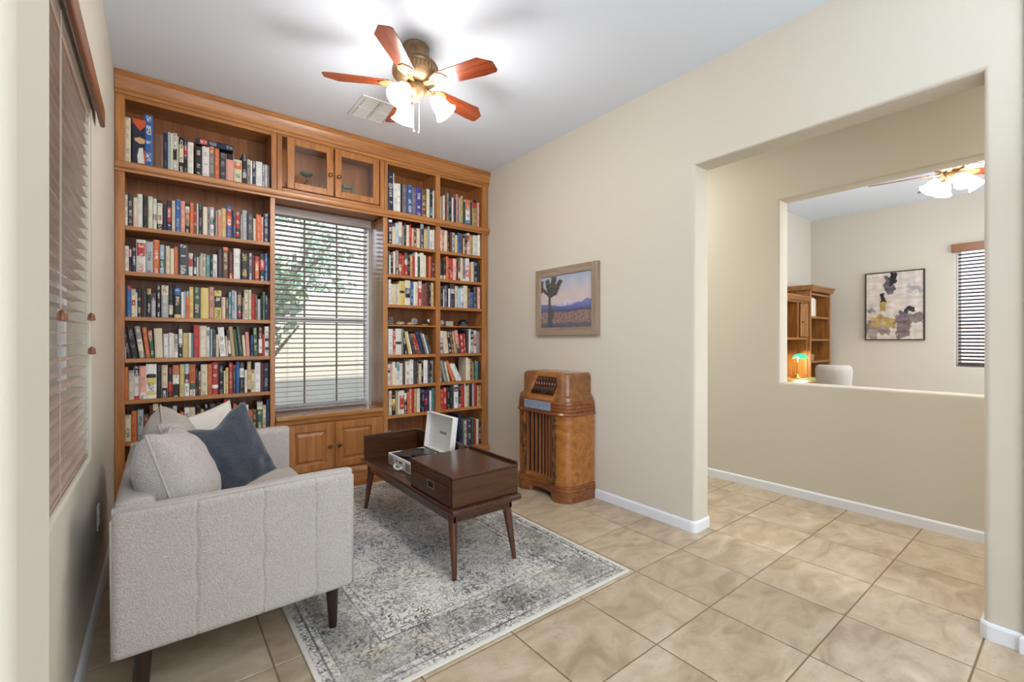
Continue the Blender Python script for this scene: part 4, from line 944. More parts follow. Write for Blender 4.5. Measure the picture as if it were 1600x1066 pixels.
# ---------------------------------------------------------------- walnut table with drawer box
tb = thing('walnut_media_table', 'dark walnut bench-style table with a drawer box and splayed legs on the rug', 'table', (1.415, 2.69, 0))
X0, X1, Y0, Y1 = 1.187, 1.643, 2.012, 3.365
obj('table_top', B().box(X0, X1, Y0, Y1, .352, .384, .008, 3), m_dw, tb, smooth=True)
b = B(); b.box(X0+.035, X1-.035, Y0+.055, Y0+.075, .298, .352, .002, 1).box(X0+.035, X1-.035, Y1-.075, Y1-.055, .298, .352, .002, 1)
b.box(X0+.03, X0+.05, Y0+.055, Y1-.055, .298, .352, .002, 1).box(X1-.05, X1-.03, Y0+.055, Y1-.055, .298, .352, .002, 1)
obj('apron', b, m_dw, tb)
for x, yt, yf, xf in ((X0+.048, Y0+.085, 2.047, 1.215), (X1-.048, Y0+.085, 2.043, 1.612), (X0+.048, Y1-.085, 3.335, 1.215), (X1-.048, Y1-.085, 3.335, 1.612)):
    obj('leg', B().tube([(xf, yf, RZ0), (xf + (x-xf)*.1, yf + (yt-yf)*.08, RZ0+.02), (x, yt, .3), (x, yt + (yt-yf)*.1, .3515)], [.012, .013, .026, .027], 14), m_dwz, tb, smooth='all')
bx = obj('drawer_box', B().box(1.203, 1.640, 2.045, 2.548, .385, .536, .003, 1), m_dwx, tb)
obj('box_lid', B().box(1.199, 1.640, 2.041, 2.552, .537, .550, .003, 2), m_dw, tb)
dr = obj('drawer', B().box(1.198, 1.2035, 2.062, 2.532, .392, .484, .002, 1), m_dw, tb)
obj('upper_panel', B().box(1.199, 1.2035, 2.062, 2.532, .489, .533, .002, 1), m_dw, tb)
m_pewter = M('pewter', '8d8378', .35, .8)
h_ = obj('handle_plate', frame_bb(2.238, 2.316, .4745-.01, .4785-.01, .437, .480, .006, .001).xf(Matrix(((0,1,0,1.1965-.4685+.0025),(1,0,0,0),(0,0,1,0),(0,0,0,1)))), m_pewter, dr)
obj('recess_shade', B().box(1.1972, 1.1985, 2.243, 2.311, .442, .475), M('recess_shade_black', '0c0a0a', .6), dr)  # flat black sheet stands for the shaded hollow of the pull
obj('back_panel', B().box(1.624, 1.642, 2.553, 3.326, .385, .555, .003, 1).box(1.624, 1.642, 2.045, 2.553, .5505, .565, .003, 1), m_dw, tb)
obj('end_panel', B().box(1.203, 1.642, 3.328, 3.346, .385, .555, .003, 1), m_dwx, tb)

# ---------------------------------------------------------------- suitcase record player
m_vin = M('white_leatherette', 'dedcd6', .55, bump=(300, .3, .001)); m_pdark = M('navy_deck', '20243a', .4)
rp = thing('record_player', 'open white suitcase record player with a black platter on the walnut table', 'record player', (1.42, 2.89, .385))
a0, a1, c0, c1, zt = 1.285, 1.560, 2.705, 3.085, .463
obj('case', B().box(a0, a1, c0, c1, .3865, zt - .004, .006, 2), m_vin, rp, smooth=True)
obj('deck', B().box(a0+.012, a1-.01, c0+.012, c1-.012, zt-.006, zt-.001, .001, 1), m_pdark, rp)
obj('case_rim', frame_bb(c0, c1, 0, .01, 0, a1-a0, .011, .002).xf(Matrix(((0,0,1,a0),(1,0,0,0),(0,1,0,zt-.0085),(0,0,0,1)))), m_vin, rp)
pc = (1.43, 2.925, zt)
pl = obj('platter', B().lathe([(.118, 0), (.122, .002), (.122, .008), (.118, .010), (0, .010)], pc, 40), m_blk, rp, smooth=True)
obj('record', B().lathe([(.0, .0105), (.127, .0105), (.127, .0125), (.0, .0125)], pc, 40), M('vinyl_black', '0d0d10', .25), rp, smooth=True)
obj('record_label', B().lathe([(0, .0126), (.035, .0126), (.035, .0132), (0, .0132)], pc, 24), M('record_label', '2a2428', .5), rp)
obj('spindle', B().cyl((pc[0], pc[1], zt+.012), (pc[0], pc[1], zt+.022), .003, n=8), m_chrome, rp)
b = B().cyl((1.535, 2.745, zt), (1.535, 2.745, zt+.022), .014, .012, 14).tube([(1.545, 2.745, zt+.026), (1.45, 2.775, zt+.024), (1.36, 2.83, zt+.022)], [.006, .005, .005], 8).box(1.345, 1.372, 2.822, 2.848, zt+.015, zt+.027, .003, 1)
obj('tonearm', b, m_blk, rp, smooth=True)
m_grl = M('speaker_grille', '9a9890', .7, bump=(400, .8, .002))
for y0, y1 in ((c0+.02, c0+.095), (c1-.095, c1-.02)): obj('speaker_grille', B().box(a0-.002, a0+.001, y0, y1, .40, .452, .001, 1), m_grl, rp)
obj('control_plate', B().box(a0-.0015, a0+.001, 2.835, 2.955, .425, .45, .001, 1), M('plate_cream', 'cfc9bb', .5), rp)
for k, y in enumerate((2.85, 2.875, 2.93)): obj('knob', B().cyl((a0-.008, y, .438), (a0-.001, y, .438), .005, n=10), m_blk if k else m_pewter, rp)
obj('carry_handle', B().tube([(a0-.002, 2.845, .412), (a0-.016, 2.848, .402), (a0-.022, 2.87, .394), (a0-.022, 2.92, .394), (a0-.016, 2.942, .402), (a0-.002, 2.945, .412)], .008, 8), m_vin, rp, smooth='all')
# lid: shallow open box hinged at the back, leaning slightly past upright
mt = Matrix.Translation((1.563, (c0+c1)/2, .470)) @ Matrix.Rotation(rad(7), 4, 'Y')
b = B(); hw = (c1-c0)/2; lh = .262
b.box(.036, .041, -hw, hw, 0, lh, .001, 1); b.box(0, .036, -hw, -hw+.008, 0, lh, .002, 1); b.box(0, .036, hw-.008, hw, 0, lh, .002, 1)
b.box(0, .036, -hw+.008, hw-.008, 0, .008, .002, 1); b.box(0, .036, -hw+.008, hw-.008, lh-.008, lh, .002, 1)
lid = obj('lid', b.xf(mt), m_vin, rp)
def text(body, size, mt, mat, parent, ext=.0006, name='lettering', font_scale=1):
    cu = bpy.data.curves.new(name, 'FONT'); cu.body = body; cu.size = size; cu.extrude = ext; cu.align_x = 'CENTER'; cu.align_y = 'CENTER'
    cu.materials.append(mat); o = bpy.data.objects.new(name, cu); C.objects.link(o); o.parent = parent
    pm = parent.matrix_basis if parent.parent is None else parent.parent.matrix_basis @ parent.matrix_basis
    bpy.context.view_layer.update(); me = bpy.data.meshes.new_from_object(o); bpy.data.objects.remove(o)
    o = bpy.data.objects.new(name, me); C.objects.link(o); o.parent = parent
    o.matrix_basis = pm.inverted() @ mt; return o
m_ink = M('lettering_black', '25252a', .5)
text('CROSLEY', .024, mt @ Matrix.Translation((.0345, -.02, lh*.50)) @ Matrix.Rotation(rad(-90), 4, 'Z') @ Matrix.Rotation(rad(90), 4, 'X'), m_ink, lid)

# ---------------------------------------------------------------- antique console radio
m_r1 = wood('radio_walnut_veneer', 'b2712f', '8a5220', 'y', .25, coat=.5)
m_r2 = wood('radio_dark_moulding', '8f5428', '6a3918', 'y', .25, coat=.5)
m_r3 = wood('radio_slat', '9a6236', '704020', 'z', .3, coat=.4)
m_r4 = wood('radio_upper_walnut', '8f5c2c', '6d421e', 'y', .25, coat=.5)
m_burl = M('carved_burl', '3a2210', .5, bump=(35, 1, .012), noise_mix=('8a5a2c', 38, .12, (1, 1, .6)))
rd = thing('console_radio', 'antique wooden console radio with vertical grille slats against the beige wall', 'radio', (2.6, 2.78, 0))
ry0, ry1 = 2.462, 3.098
def outl(xf, y0, y1, r, conc=0, n=8, xb=2.762):
    pts = [(xb, y1), (xb, y0)]
    pts += [(xf + r - r * sin(rad(90*k/n)), y0 + r - r * cos(rad(90*k/n))) for k in range(n + 1)]
    m_ = 12
    for k in range(1, m_):
        q = k / m_; y = y0 + r + (y1 - y0 - 2*r) * q; pts.append((xf + conc * (sin(pi*q)) ** .8, y))
    pts += [(xf + r - r * cos(rad(90*k/n)), y1 - r + r * sin(rad(90*k/n))) for k in range(n + 1)]
    return pts
def levels(L):   # (z, grow, conc, xf)
    rings = []
    for z, g, cc, xf in L: rings.append([(x, y, z) for x, y in outl(xf - g, ry0 - g, ry1 + g, .115 + g, cc)])
    return rings
cc = .05
obj('base_moulding', B().loft(levels([(.05, .014, cc, 2.44), (.078, .014, cc, 2.44), (.082, .008, cc, 2.44), (.088, .012, cc, 2.44), (.102, .012, cc, 2.44), (.107, .005, cc, 2.44), (.112, .008, cc, 2.44), (.126, .008, cc, 2.44), (.13, 0, cc, 2.44)])), m_r2, rd, smooth=30)
# feet blocks leave an arched gap between them at the front
def foot(y0, y1, k):
    pts = [p for p in outl(2.44 - .012, ry0 - .012, ry1 + .012, .127, cc)]
    sel = [p for p in pts if (p[1] <= 2.66 if k == 0 else p[1] >= 2.90) and p[0] < 2.7]
    ys = 2.66 if k == 0 else 2.90
    o = [(2.76, ys), (2.76, ry0-.012 if k == 0 else ry1+.012)] + (sel if k == 0 else sel[::-1]) + [(2.49, ys)]
    return B().prism(o, .001, .05)
obj('foot', foot(0, 0, 0), m_r2, rd); obj('foot', foot(0, 0, 1), m_r2, rd)
obj('cabinet_body', B().loft(levels([(.1305, 0, cc, 2.44), (.672, 0, cc, 2.44)])), m_r1, rd, smooth=30)
obj('belt_moulding', B().loft(levels([(.6725, .012, .01, 2.44), (.684, .016, .01, 2.44), (.694, .01, 0, 2.44), (.70, .003, 0, 2.44), (.706, .008, 0, 2.44), (.722, .008, 0, 2.44), (.728, .001, 0, 2.44), (.733, .006, 0, 2.44), (.748, .006, 0, 2.44), (.754, -.002, 0, 2.44), (.759, .002, 0, 2.44), (.775, .001, 0, 2.44), (.782, -.006, 0, 2.44)])), m_r2, rd, smooth=30)
# upper section with a notch for the sloped dial panel
py0, py1 = 2.60, 2.945
def up(y0, y1, side):
    L = [(.7825, -.010), (.80, -.010), (.815, -.016), (.828, -.034), (.84, -.038), (.975, -.040), (.992, -.046), (1.003, -.062)]
    rings = []
    for z, g in L:
        r = .10 + g * .6; n = 8; xf = 2.44 - g
        if side == 0: a = [(xf + r - r*sin(rad(90*k/n)), ry0 - g + r - r*cos(rad(90*k/n)), z) for k in range(n+1)]; rings.append([(2.762, y1, z), (2.762, ry0 - g, z)] + a + [(xf, y1, z)])
        else: a = [(xf + r - r*cos(rad(90*k/n)), ry1 + g - r + r*sin(rad(90*k/n)), z) for k in range(n+1)]; rings.append([(2.762, ry1 + g, z), (2.762, y0, z), (xf, y0, z)] + a)
    return B().loft(rings)
obj('shoulder', up(None, py0, 0), m_r4, rd, smooth=30); obj('shoulder', up(py1, None, 1), m_r4, rd, smooth=30)
obj('crown_block', B().prism([(2.762, .7825), (2.455, .7825), (2.458, .80), (2.565, .985), (2.575, 1.003), (2.762, 1.003)], py0 + .0005, py1 - .0005, 'y'), m_r1, rd)
def on_slope(t, off=0): return (2.458 + (2.565 - 2.458) * t - off * .866, .80 + .185 * t + off * .5)
dp = obj('dial_panel', B().prism([on_slope(.12, .001), on_slope(.12, .006), on_slope(.86, .006), on_slope(.86, .001)], 2.635, 2.90, 'y'), M('dial_brown', '3a2015', .4), rd)
for r_, (t, n_, w_) in enumerate(((.76, 7, .012), (.56, 8, .012), (.36, 10, .010))):
    for k in range(n_):
        y = 2.655 + (2.88 - 2.655) * k / (n_ - 1)
        x, z = on_slope(t, .008); b = B().box(x - .004, x + .004, y - w_/2, y + w_/2, z - .009, z + .009, .003, 1)
        obj('push_button', b, M('button_pink' if r_ == 1 else 'button_dark', 'a5776a' if r_ == 1 else '5b4238', .4) if k == 0 and not bpy.data.materials.get('button_pink' if r_ == 1 else 'button_dark') else bpy.data.materials['button_pink' if r_ == 1 else 'button_dark'], dp)
m_bake = M('bakelite_knob', '2a1a14', .3)
for y in (2.665, 2.705, 2.80, 2.84, 2.875):
    x, z = on_slope(.2, .006); obj('knob', B().cyl((x, y, z), (x - .018, y, z + .010), .013, .011, 14), m_bake, dp, smooth=True)
# blue glass tuning scale
m_scale = M('tuning_scale_blue', '667488', .3, noise_mix=('93a0ae', 60, .2, (1, 2, .6)))
sc_ = obj('tuning_scale', B().box(2.4265, 2.4355, 2.625, 2.945, .702, .772, .003, 1), m_scale, rd)
for k in range(21):
    y = 2.645 + k * .014; obj('scale_mark', B().box(2.4258, 2.4268, y, y + .0015, .712, .712 + (.022 if k % 5 == 0 else .012)), M('scale_mark_light', 'c9d2d8', .4) if k == 0 else bpy.data.materials['scale_mark_light'], sc_)
# grille
def fx(y): q = min(1, max(0, (y - (ry0 + .115)) / (ry1 - ry0 - .23))); return 2.44 + cc * (sin(pi * q)) ** .8
g0, g1 = 2.615, 2.945
pts = [(fx(g0 + (g1-g0)*k/10) - .0015, g0 + (g1-g0)*k/10) for k in range(11)]
obj('grille_cloth', B().prism(pts + [(x + .01, y) for x, y in pts[::-1]], .165, .668), M('grille_cloth', '1f120c', .9), rd)
for k in range(8):
    y = g0 + .016 + k * (g1 - g0 - .03) / 7; x = fx(y)
    b = B().prism([(x + .002, y - .011), (x - .012, y - .009), (x - .018, y), (x - .012, y + .009), (x + .002, y + .011)], .16, .669)
    obj('grille_slat', b, m_r3, rd, smooth=30)
for y0, y1 in ((2.566, 2.612), (2.950, 2.996)):
    xx = (fx(y0) + fx(y1)) / 2
    obj('carved_strip', B().box(xx - .012, xx + .01, y0, y1, .135, .668, .004, 2), m_burl, rd)

# ---------------------------------------------------------------- desert painting on the right wall
pt_ = thing('desert_painting', 'framed desert painting with a shaggy tree and blue mountains on the beige wall', 'painting', (XR, 2.775, 1.6))
fy0, fy1, fz0, fz1 = 2.405, 3.155, 1.308, 1.902
m_fr = wood('weathered_frame_wood', 'a3917c', '85725f', 'y', .6, coat=0)
m_frz = wood('weathered_frame_wood_vertical', 'a3917c', '85725f', 'z', .6, coat=0)
w_ = .068
def bar(y0, y1, z0, z1, m):
    return obj('frame_bar', B().box(XR - .034, XR - .001, y0, y1, z0, z1, .004, 2), m, pt_)
bar(fy0, fy0 + w_, fz0, fz1, m_frz); bar(fy1 - w_, fy1, fz0, fz1, m_frz)
bar(fy0 + w_, fy1 - w_, fz0, fz0 + w_, m_fr); bar(fy0 + w_, fy1 - w_, fz1 - w_, fz1, m_fr)
def paint_desert(u, v):
    """u 0..1 left to right, v 0..1 bottom to top; returns sRGB"""
    n = noise.noise(Vector((u * 7, v * 9, 1))); n2 = noise.noise(Vector((u * 30, v * 45, 4)))
    def mx(a, b_, t): t = min(1, max(0, t)); return tuple(p + (q - p) * t for p, q in zip(a, b_))
    hz = .30 + .01 * sin(u * 9)
    m1 = .44 + .035 * sin(u * 6.3 + 1.9) + .028 * noise.noise(Vector((u * 9, 0, 7))) + (.05 * max(0, 1 - abs(u - .92) / .12))
    m2 = m1 + .035 + .045 * math.exp(-((u - .55) / .13) ** 2)
    c = mx((.78, .73, .72), (.62, .66, .74), (v - .5) * 2 + n * .25)
    c = mx(c, (.80, .70, .66), max(0, .55 - abs(v - .62) * 3))
    if v < m2 and .3 < u < .8: c = mx((.62, .62, .74), (.80, .77, .80), (v - m1) * 14 + n2)
    if v < m1: c = mx((.33, .36, .56), (.45, .47, .66), (v - .33) * 9 + n2 * .5)
    if v < hz + .04: c = (.36, .34, .42)
    if v < hz:
        t = n2 * .9 + .5; c = mx((.44, .33, .31), (.66, .56, .49), t)
        if noise.noise(Vector((u * 20, v * 60, 9))) > .22: c = mx(c, (.46, .45, .54), .6)
        if v < .09 + .02 * n: c = mx((.36, .38, .48), (.45, .36, .32), .5 + n2)
    def limb(x0, y0, x1, y1, w0, w1, rag):
        dx, dy = x1 - x0, y1 - y0; t = ((u - x0) * dx + (v - y0) * dy) / (dx * dx + dy * dy)
        if t < -.04 or t > 1.04: return False
        tt = min(1, max(0, t)); d = math.hypot(u - x0 - dx * tt, v - y0 - dy * tt)
        return d < w0 + (w1 - w0) * tt + rag * noise.noise(Vector((u * 70, v * 70, 2)))
    if limb(.19, .0, .18, .62, .050, .022, .01): c = (.30, .34, .37) if v < .25 else (.33, .32, .30)
    if limb(.22, .18, .25, .34, .04, .03, .02): c = (.34, .35, .33)
    for a in ((.18, .60, .04, .76, .018, .03, .01), (.0, .70, .02, .92, .045, .03, .03), (.18, .64, .13, .93, .055, .042, .03), (.22, .66, .28, .97, .07, .052, .035), (.28, .66, .41, .90, .06, .04, .035), (.18, .6, .3, .68, .03, .05, .02)):
        if limb(*a): c = mx((.24, .23, .20), (.38, .37, .33), .5 + n2)
    return c
def picture(name, ax, t, a_left, a_right, z0, z1, fn, na, nz, parent):
    verts = []; faces = []; cols = []
    for j in range(nz + 1):
        for i in range(na + 1):
            a = a_left + (a_right - a_left) * i / na; z = z0 + (z1 - z0) * j / nz
            verts.append((t, a, z))
    for j in range(nz):
        for i in range(na):
            k = j * (na + 1) + i; faces.append((k, k + 1, k + na + 2, k + na + 1))
            cols.append(lin(tuple(min(1, max(0, q)) for q in fn((i + .5) / na, (j + .5) / nz))))
    return col_mesh(name, verts, faces, cols, m_art, parent)
picture('canvas', 'y', XR - .022, fy1 - w_, fy0 + w_, fz0 + w_, fz1 - w_, paint_desert, 120, 94, pt_)
obj('backing_board', B().box(XR - .02, XR - .002, fy0 + w_, fy1 - w_, fz0 + w_, fz1 - w_), m_fr, pt_)

# ---------------------------------------------------------------- ceiling fans
m_bronze = M('antique_bronze', '6a5138', .4, .55, noise_mix=('8f7352', 20, .2, (1, 1, 1)))
m_brass = M('warm_brass_iron', 'b08a5c', .35, .5)
m_blade = wood('fan_blade_cherry', '8a4020', '5c2410', 'x', .25, coat=.4)
m_shade = M('lit_frosted_glass', 'ffffff', .4, emit=('fff8f0', 12))
def fan(x, y, label, phase, kind, scale=1.0):
    root = thing('ceiling_fan', label, 'fan', (x, y, H))
    c = (x, y, 0)
    obj('canopy', B().lathe([(.075, H-.0005), (.082, H-.012), (.078, H-.03), (.079, H-.06), (.083, H-.075), (.08, H-.085), (.07, H-.09)], c, 28), m_bronze, root, smooth=True)
    obj('motor_housing', B().lathe([(.07, H-.09), (.10, H-.098), (.128, H-.115), (.135, H-.13), (.13, H-.142), (.137, H-.15), (.137, H-.182), (.13, H-.19), (.118, H-.205), (.09, H-.222), (.06, H-.23)], c, 36), m_bronze, root, smooth=True)
    b = B()
    for k in range(36):
        a = 2*pi*k/36; b.cyl((x+.1375*cos(a), y+.1375*sin(a), H-.152), (x+.1375*cos(a), y+.1375*sin(a), H-.180), .004, n=5)
    obj('fluted_band', b, m_brass, root)
    obj('switch_housing', B().lathe([(.055, H-.231), (.062, H-.245), (.06, H-.275), (.045, H-.30), (.035, H-.315), (.02, H-.33), (.005, H-.338)], c, 24), m_bronze, root, smooth=True)
    zb = H - .238
    for k in range(5):
        mt = Matrix.Translation((x, y, zb)) @ Matrix.Rotation(rad(phase + 72*k), 4, 'Z') @ Matrix.Rotation(rad(-12), 4, 'X')
        R_ = .53 * scale
        pts = [(.155, -.046), (.18, -.052), (R_-.075, -.066), (R_, -.012), (R_, .05), (R_-.012, .064), (R_-.08, .066), (.18, .052), (.155, .046), (.15, 0)]
        o = obj('blade', B().prism(pts, 0, .006, 'z', .002, 1), m_blade, root, world=False)
        o.matrix_basis = root.matrix_basis.inverted() @ mt
        bb = B().prism([(.06, -.014), (.11, -.016), (.135, -.040), (.17, -.052), (.205, -.036), (.225, 0), (.205, .036), (.17, .052), (.135, .040), (.11, .016), (.06, .014)], -.005, -.0005, 'z', .001, 1)
        bb.tube([(.05, 0, .012), (.09, 0, .0), (.13, 0, -.006)], [.012, .012, .008], 8)
        for px_, py_ in ((.165, -.03), (.165, .03), (.205, 0)): bb.lathe([(.007, -.009), (.007, -.005)], (px_, py_, 0), 8)
        q = obj('blade_iron', bb, m_brass, o, world=False, smooth=True)
    for k in range(kind):
        a = rad(-38 + 250 + (360/kind) * k); d = Vector((cos(a), sin(a), 0))
        p0 = Vector((x, y, H-.285)) + d * .05; p1 = Vector((x, y, H-.27)) + d * .085; ax_ = (d * .62 + Vector((0, 0, -.78))).normalized()
        p2 = p1 + ax_ * .025
        arm_ = obj('light_arm', B().tube([p0, (p0 + p1) / 2 + Vector((0, 0, .012)), p1, p2], .008, 8).cyl(p2 - ax_ * .004, p2 + ax_ * .018, .022, .024, 16), m_brass, root, smooth=True)
        rot = Vector((0, 0, 1)).rotation_difference(ax_).to_matrix().to_4x4(); mt = Matrix.Translation(p2 + ax_ * .012) @ rot
        prof = [(.024, 0), (.032, .012), (.044, .035), (.05, .06), (.052, .08), (.058, .1), (.072, .118), (.069, .118), (.055, .1), (.049, .08), (.047, .06), (.041, .036), (.029, .013), (.02, .004)]
        obj('glass_shade', B().lathe(prof, n=24, mat=mt, cap=False), m_shade, root, smooth='all')
        obj('bulb', B().ball((mt @ Vector((0, 0, .06)))[:], .024, 12), m_bulb, root, smooth='all')
    return root
m_bulb = M('lit_bulb', 'ffffff', .4, emit=('fff2de', 40))
fan1 = fan(1.226, 2.52, 'bronze ceiling fan with five cherry blades and three lit bell shades in the front room', 9, 3)
for dx in (-.018, .018):
    b = B().cyl((1.226+dx, 2.515, H-.31), (1.226+dx, 2.515, H-.505), .0014, n=5)
    pc_ = obj('pull_chain', b, m_white, fan1)
    obj('chain_pull', B().ball((1.226+dx, 2.515, H-.515), .008, 8, (1.3, .7, .8)), m_bronze, pc_, smooth='all')
fan(5.75, .78, 'ceiling fan with four lit glass shades in the far room, seen through the wall opening', 28, 4, 1.15)
for nm, loc, e in (('fan_lamp_glow', (1.226, 2.52, 2.52), 18), ('den_fan_lamp_glow', (5.75, .78, 2.60), 18)):
    light(nm, 'POINT', loc, e, (1, .96, .93), radius=.2)

# ---------------------------------------------------------------- the far room seen through the wall opening
m_oak = wood('golden_oak', 'a5703a', '7c4d22', 'z', .4); m_oakx = wood('golden_oak_horizontal', 'a5703a', '7c4d22', 'x', .4)
cs = thing('tall_bookcase', 'tall golden oak bookcase in the corner of the far room', 'bookcase', (7.15, 2.42, 0))
b0, b1, f_, bk = 6.79, 7.55, 2.28, 2.575
for a, c_ in ((b0, b0+.035), (b1-.035, b1)): obj('side_panel', B().box(a, c_, f_, bk, 0, 1.93, .002, 1), m_oak, cs)
obj('back_panel', B().box(b0+.035, b1-.035, bk-.012, bk, 0, 1.93), m_oak, cs)
for z in (.1, .42, .72, .985, 1.28, 1.585, 1.90): obj('shelf', B().box(b0+.035, b1-.035, f_+.01, bk-.012, z-.028, z, .002, 1), m_oakx, cs)
obj('cornice', B().prism([(f_-.001, 1.915), (f_-.02, 1.93), (f_-.028, 1.96), (f_-.045, 1.975), (f_-.045, 1.995), (bk, 1.995), (bk, 1.931), (f_, 1.931)], b0-.03, b1+.03, 'x'), m_oakx, cs)
dk = thing('desk_hutch', 'golden oak desk hutch with a panelled door beside the tall bookcase', 'hutch', (6.2, 2.42, .775))
h0, h1 = 5.55, 6.785
obj('side_panel', B().box(h1-.03, h1, f_+.03, bk, .777, 1.78, .002, 1), m_oak, dk); obj('side_panel', B().box(h0, h0+.03, f_+.03, bk, .777, 1.78, .002, 1), m_oak, dk)
obj('divider', B().box(6.46, 6.49, f_+.03, bk-.01, 1.30, 1.75, .002, 1), m_oak, dk)
obj('back_panel', B().box(h0+.03, h1-.03, bk-.012, bk, .777, 1.78), m_oak, dk)
obj('bottom_shelf', B().box(h0+.03, h1-.03, f_+.03, bk-.012, 1.27, 1.30, .002, 1), m_oakx, dk)
obj('top_panel', B().box(h0+.03, h1-.03, f_+.03, bk-.012, 1.752, 1.78, .002, 1), m_oakx, dk)
obj('cornice', B().prism([(f_+.025, 1.765), (f_+.005, 1.78), (f_, 1.81), (f_-.012, 1.82), (f_-.012, 1.84), (bk, 1.84), (bk, 1.781), (f_+.025, 1.781)], h0-.01, h1+.003, 'x'), m_oakx, dk)
d = obj('door', frame_bb(6.50, 6.75, f_+.008, f_+.028, 1.31, 1.74, .045), m_oak, dk)
obj('door_panel', B().box(6.545, 6.705, f_+.014, f_+.026, 1.355, 1.695, .002, 1), m_oak, d)
obj('knob', B().ball((6.525, f_-.004, 1.50), .012, 10).cyl((6.525, f_+.008, 1.50), (6.525, f_-.004, 1.50), .005, n=8), m_knob, d, smooth=True)
ds = thing('desk', 'golden oak writing desk carrying the hutch in the far room', 'desk', (6.15, 2.2, 0))
obj('desk_top', B().box(h0-.02, h1+.003, 2.02, bk, .745, .775, .005, 2), m_oakx, ds)
for a in (h0, h1-.42): obj('pedestal', B().box(a, a+.40, 2.06, bk-.01, .005, .744, .003, 1), m_oak, ds)
tag(obj('desk_blotter', B().box(6.25, 6.74, 2.05, 2.26, .776, .780, .001, 1), M('green_leather', '4a5a2c', .5)), 'dark green leather blotter on the oak desk', 'blotter')
lp = thing('bankers_lamp', 'brass desk lamp with a lit green glass shade in the far room', 'lamp', (6.5, 2.33, .776))
m_gsh = M('green_glass', '1f9a68', .25, emit=('35c98a', .9))
mtl = Matrix.Translation((6.5, 2.30, 1.05))
rings = []
for k in range(9):
    x = -.13 + .26 * k / 8; s_ = math.sqrt(max(.04, 1 - (abs(x) / .14) ** 4))
    rings.append([(6.5 + x, 2.30 + .065 * cos(rad(a)) * s_, 1.03 + .062 * sin(rad(a)) * s_) for a in range(0, 181, 15)])
obj('shade', B().loft(rings, cap=False, closed=False), m_gsh, lp, smooth='all')
obj('stem', B().cyl((6.5, 2.33, .79), (6.5, 2.33, 1.08), .008, n=10).lathe([(.08, .777), (.082, .785), (.06, .795), (.02, .81), (.01, .82)], (6.5, 2.33, 0), 20), M('polished_brass', 'c29a4e', .25, 1), lp, smooth=True)
obj('bulb', B().ball((6.5, 2.30, 1.045), .02, 10, (3, 1, 1)), m_bulb, lp, smooth='all')
light('bankers_lamp_glow', 'POINT', (6.5, 2.28, 1.01), 6, (1, .85, .6), radius=.03)
# books and keepsakes in the tall bookcase
for k, (x, w2, h2, cc_) in enumerate(((6.855, .035, .25, 'd8d2c6'), (6.892, .03, .245, 'e2ddd2'), (6.924, .032, .25, 'cfc8ba'), (6.958, .028, .24, 'ddd6c8'), (6.99, .034, .235, 'b4a68f'))):
    o = obj('binder', B().box(0, w2, 0, .18, 0, h2, .003, 1), M('binder_%d' % k, cc_, .5)); o.location = (x + .03, 2.30, 1.5856)
    tag(o, ['leftmost white binder on the upper shelf of the far bookcase', 'bright white binder second from left in the far bookcase', 'light grey binder third from left in the far bookcase', 'cream binder fourth from left in the far bookcase', 'tan binder at the right of the far bookcase row'][k], 'binder', 'binders in the far bookcase')
o = obj('picture_card', B().box(-.06, .06, 0, .008, 0, .11, .001, 1), M('card_white', 'd8d4ca', .5)); o.location = (6.93, 2.36, 1.2806); o.rotation_euler = (rad(-22), rad(14), 0)
tag(o, 'small white card leaning on the middle shelf of the far bookcase', 'card')
t = thing('wooden_basket', 'small tan basket on the lower shelf of the far bookcase', 'basket', (6.98, 2.40, .985))
obj('basket_body', B().prism([(6.87, .986), (7.09, .986), (7.11, 1.07), (6.85, 1.07)], 2.34, 2.47, 'y', .004, 1), M('basket_tan', 'a3835c', .8, bump=(80, .8, .004)), t)
b = B()
for k in range(5): b.ball((6.89 + k * .045, 2.40, 1.075), .024, 8)
obj('contents', b, M('basket_contents', 'c9b190', .8), t, smooth='all')
ch = thing('desk_chair', 'pale grey upholstered desk chair with a curved back, beside the oak desk', 'chair', (5.78, 1.72, 0), rz=rad(-72))
m_gch = M('pale_grey_upholstery', 'bdb6ae', .9, bump=(200, .5, .003), sheen=.2)
b = B(); rings = []
for j, (z, w, lean, dep) in enumerate(((.45, .135, 0, .10), (.6, .145, -.02, .12), (.75, .155, -.035, .14), (.88, .165, -.05, .15), (.95, .168, -.058, .15), (.985, .155, -.06, .13), (1.0, .135, -.06, .10))):
    o_ = []; i_ = []
    for k in range(13):
        a = rad(-80 + 160 * k / 12); o_.append((w * sin(a), lean - dep * cos(a), z)); i_.append(((w - .035) * sin(a), lean - (dep - .035) * cos(a) + .01, z))
    rings.append(o_ + i_[::-1])
obj('backrest', b.loft(rings), m_gch, ch, smooth=60, world=False)
obj('seat', rbox(-.2, .2, -.06, .34, .40, .50, .04), m_gch, ch, smooth=60, world=False)
for k in range(5):
    a = rad(72*k); obj('leg', B().tube([(0, .15, .10), (.25*cos(a), .15 + .25*sin(a), .055)], [.02, .014], 8).ball((.25*cos(a), .15 + .25*sin(a), .026), .025, 8), m_blk, ch, smooth='all', world=False)
obj('gas_stem', B().cyl((0, .15, .08), (0, .15, .40), .025, n=12), m_chrome, ch, smooth=True, world=False)
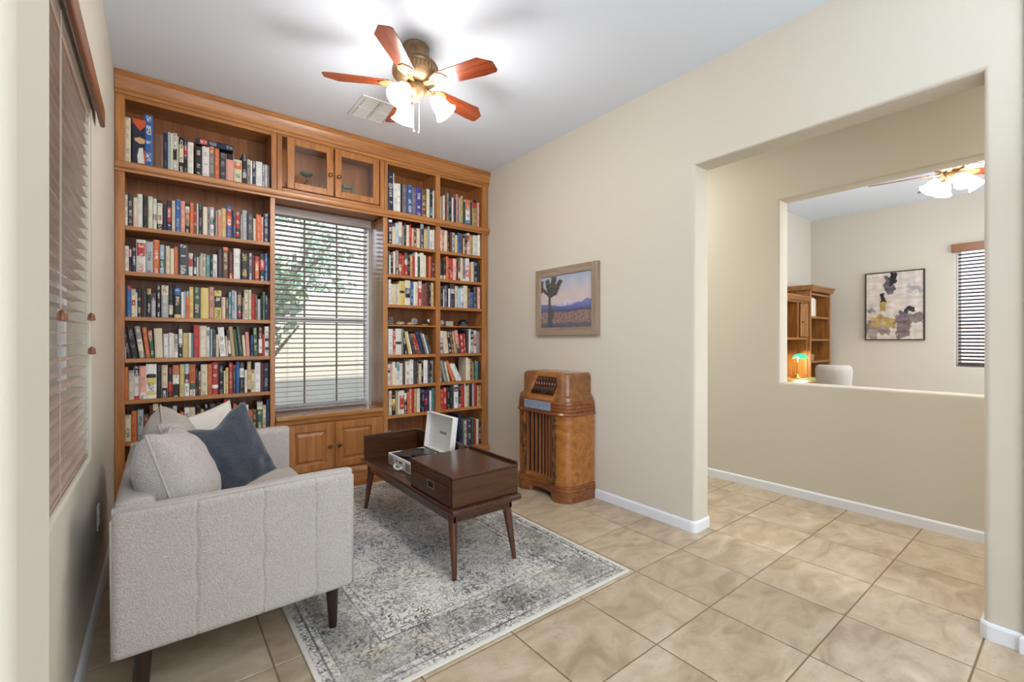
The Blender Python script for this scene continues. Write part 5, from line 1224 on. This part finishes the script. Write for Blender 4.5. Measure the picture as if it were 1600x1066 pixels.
# abstract painting on the east wall
ab = thing('abstract_painting', 'abstract canvas in cream, black, taupe and gold with a thin dark frame, far room', 'painting', (7.72, 1.58, 1.71))
py_l, py_r, pz0, pz1 = 1.90, 1.312, 1.278, 2.165
def paint_abs(u, v):
    def N_(a, b_, s): return noise.noise(Vector((u * a, v * b_, s)))
    w1 = N_(9, 13, 3) * .06 + N_(34, 60, 8) * .035; c = (.80, .76, .73); g = N_(5, 22, 1) * .09 + N_(40, 90, 5) * .06 + N_(14, 3, 2) * .05
    c = tuple(q + g for q in c)
    def blk(x0, x1, y0, y1, col, r=1.0):
        nonlocal c
        a = u + w1 * r; b_ = v + N_(11, 9, 12) * .06 * r
        if x0 < a < x1 and y0 < b_ < y1 : c = tuple(q + g * 1.2 for q in col)
    blk(.0, .42, .08, .30, (.55, .49, .46)); blk(.05, .2, .0, .16, (.62, .56, .53)); blk(.50, 1.0, .24, .37, (.52, .47, .46)); blk(.55, .78, .02, .34, (.45, .40, .40))
    blk(.06, .52, .19, .34, (.68, .58, .36)); blk(.24, .36, .42, .64, (.66, .55, .30), .7); blk(.35, .5, .33, .42, (.80, .78, .74))
    blk(.33, .52, .68, .92, (.36, .33, .36)); blk(.42, .55, .80, 1.01, (.13, .13, .15), .8); blk(.25, .34, .56, .68, (.12, .12, .13), .6)
    blk(.68, .84, .40, .47, (.15, .15, .17), .7); blk(.58, .74, .30, .42, (.38, .35, .38)); blk(.72, .98, .70, .79, (.66, .64, .66), 1.4); blk(.0, .15, .42, .50, (.60, .58, .58), 1.4)
    return c
picture('canvas', 'y', 7.686, py_l, py_r, pz0, pz1, paint_abs, 84, 126, ab)
b = B(); fw = .014
b.box(7.68, 7.718, py_r - fw, py_r, pz0 - fw, pz1 + fw, .001, 1).box(7.68, 7.718, py_l, py_l + fw, pz0 - fw, pz1 + fw, .001, 1).box(7.68, 7.718, py_r, py_l, pz0 - fw, pz0, .001, 1).box(7.68, 7.718, py_r, py_l, pz1, pz1 + fw, .001, 1)
obj('frame', b, M('dark_frame', '2b2624', .4), ab)
obj('backing_board', B().box(7.69, 7.718, py_r, py_l, pz0, pz1), m_fr, ab)
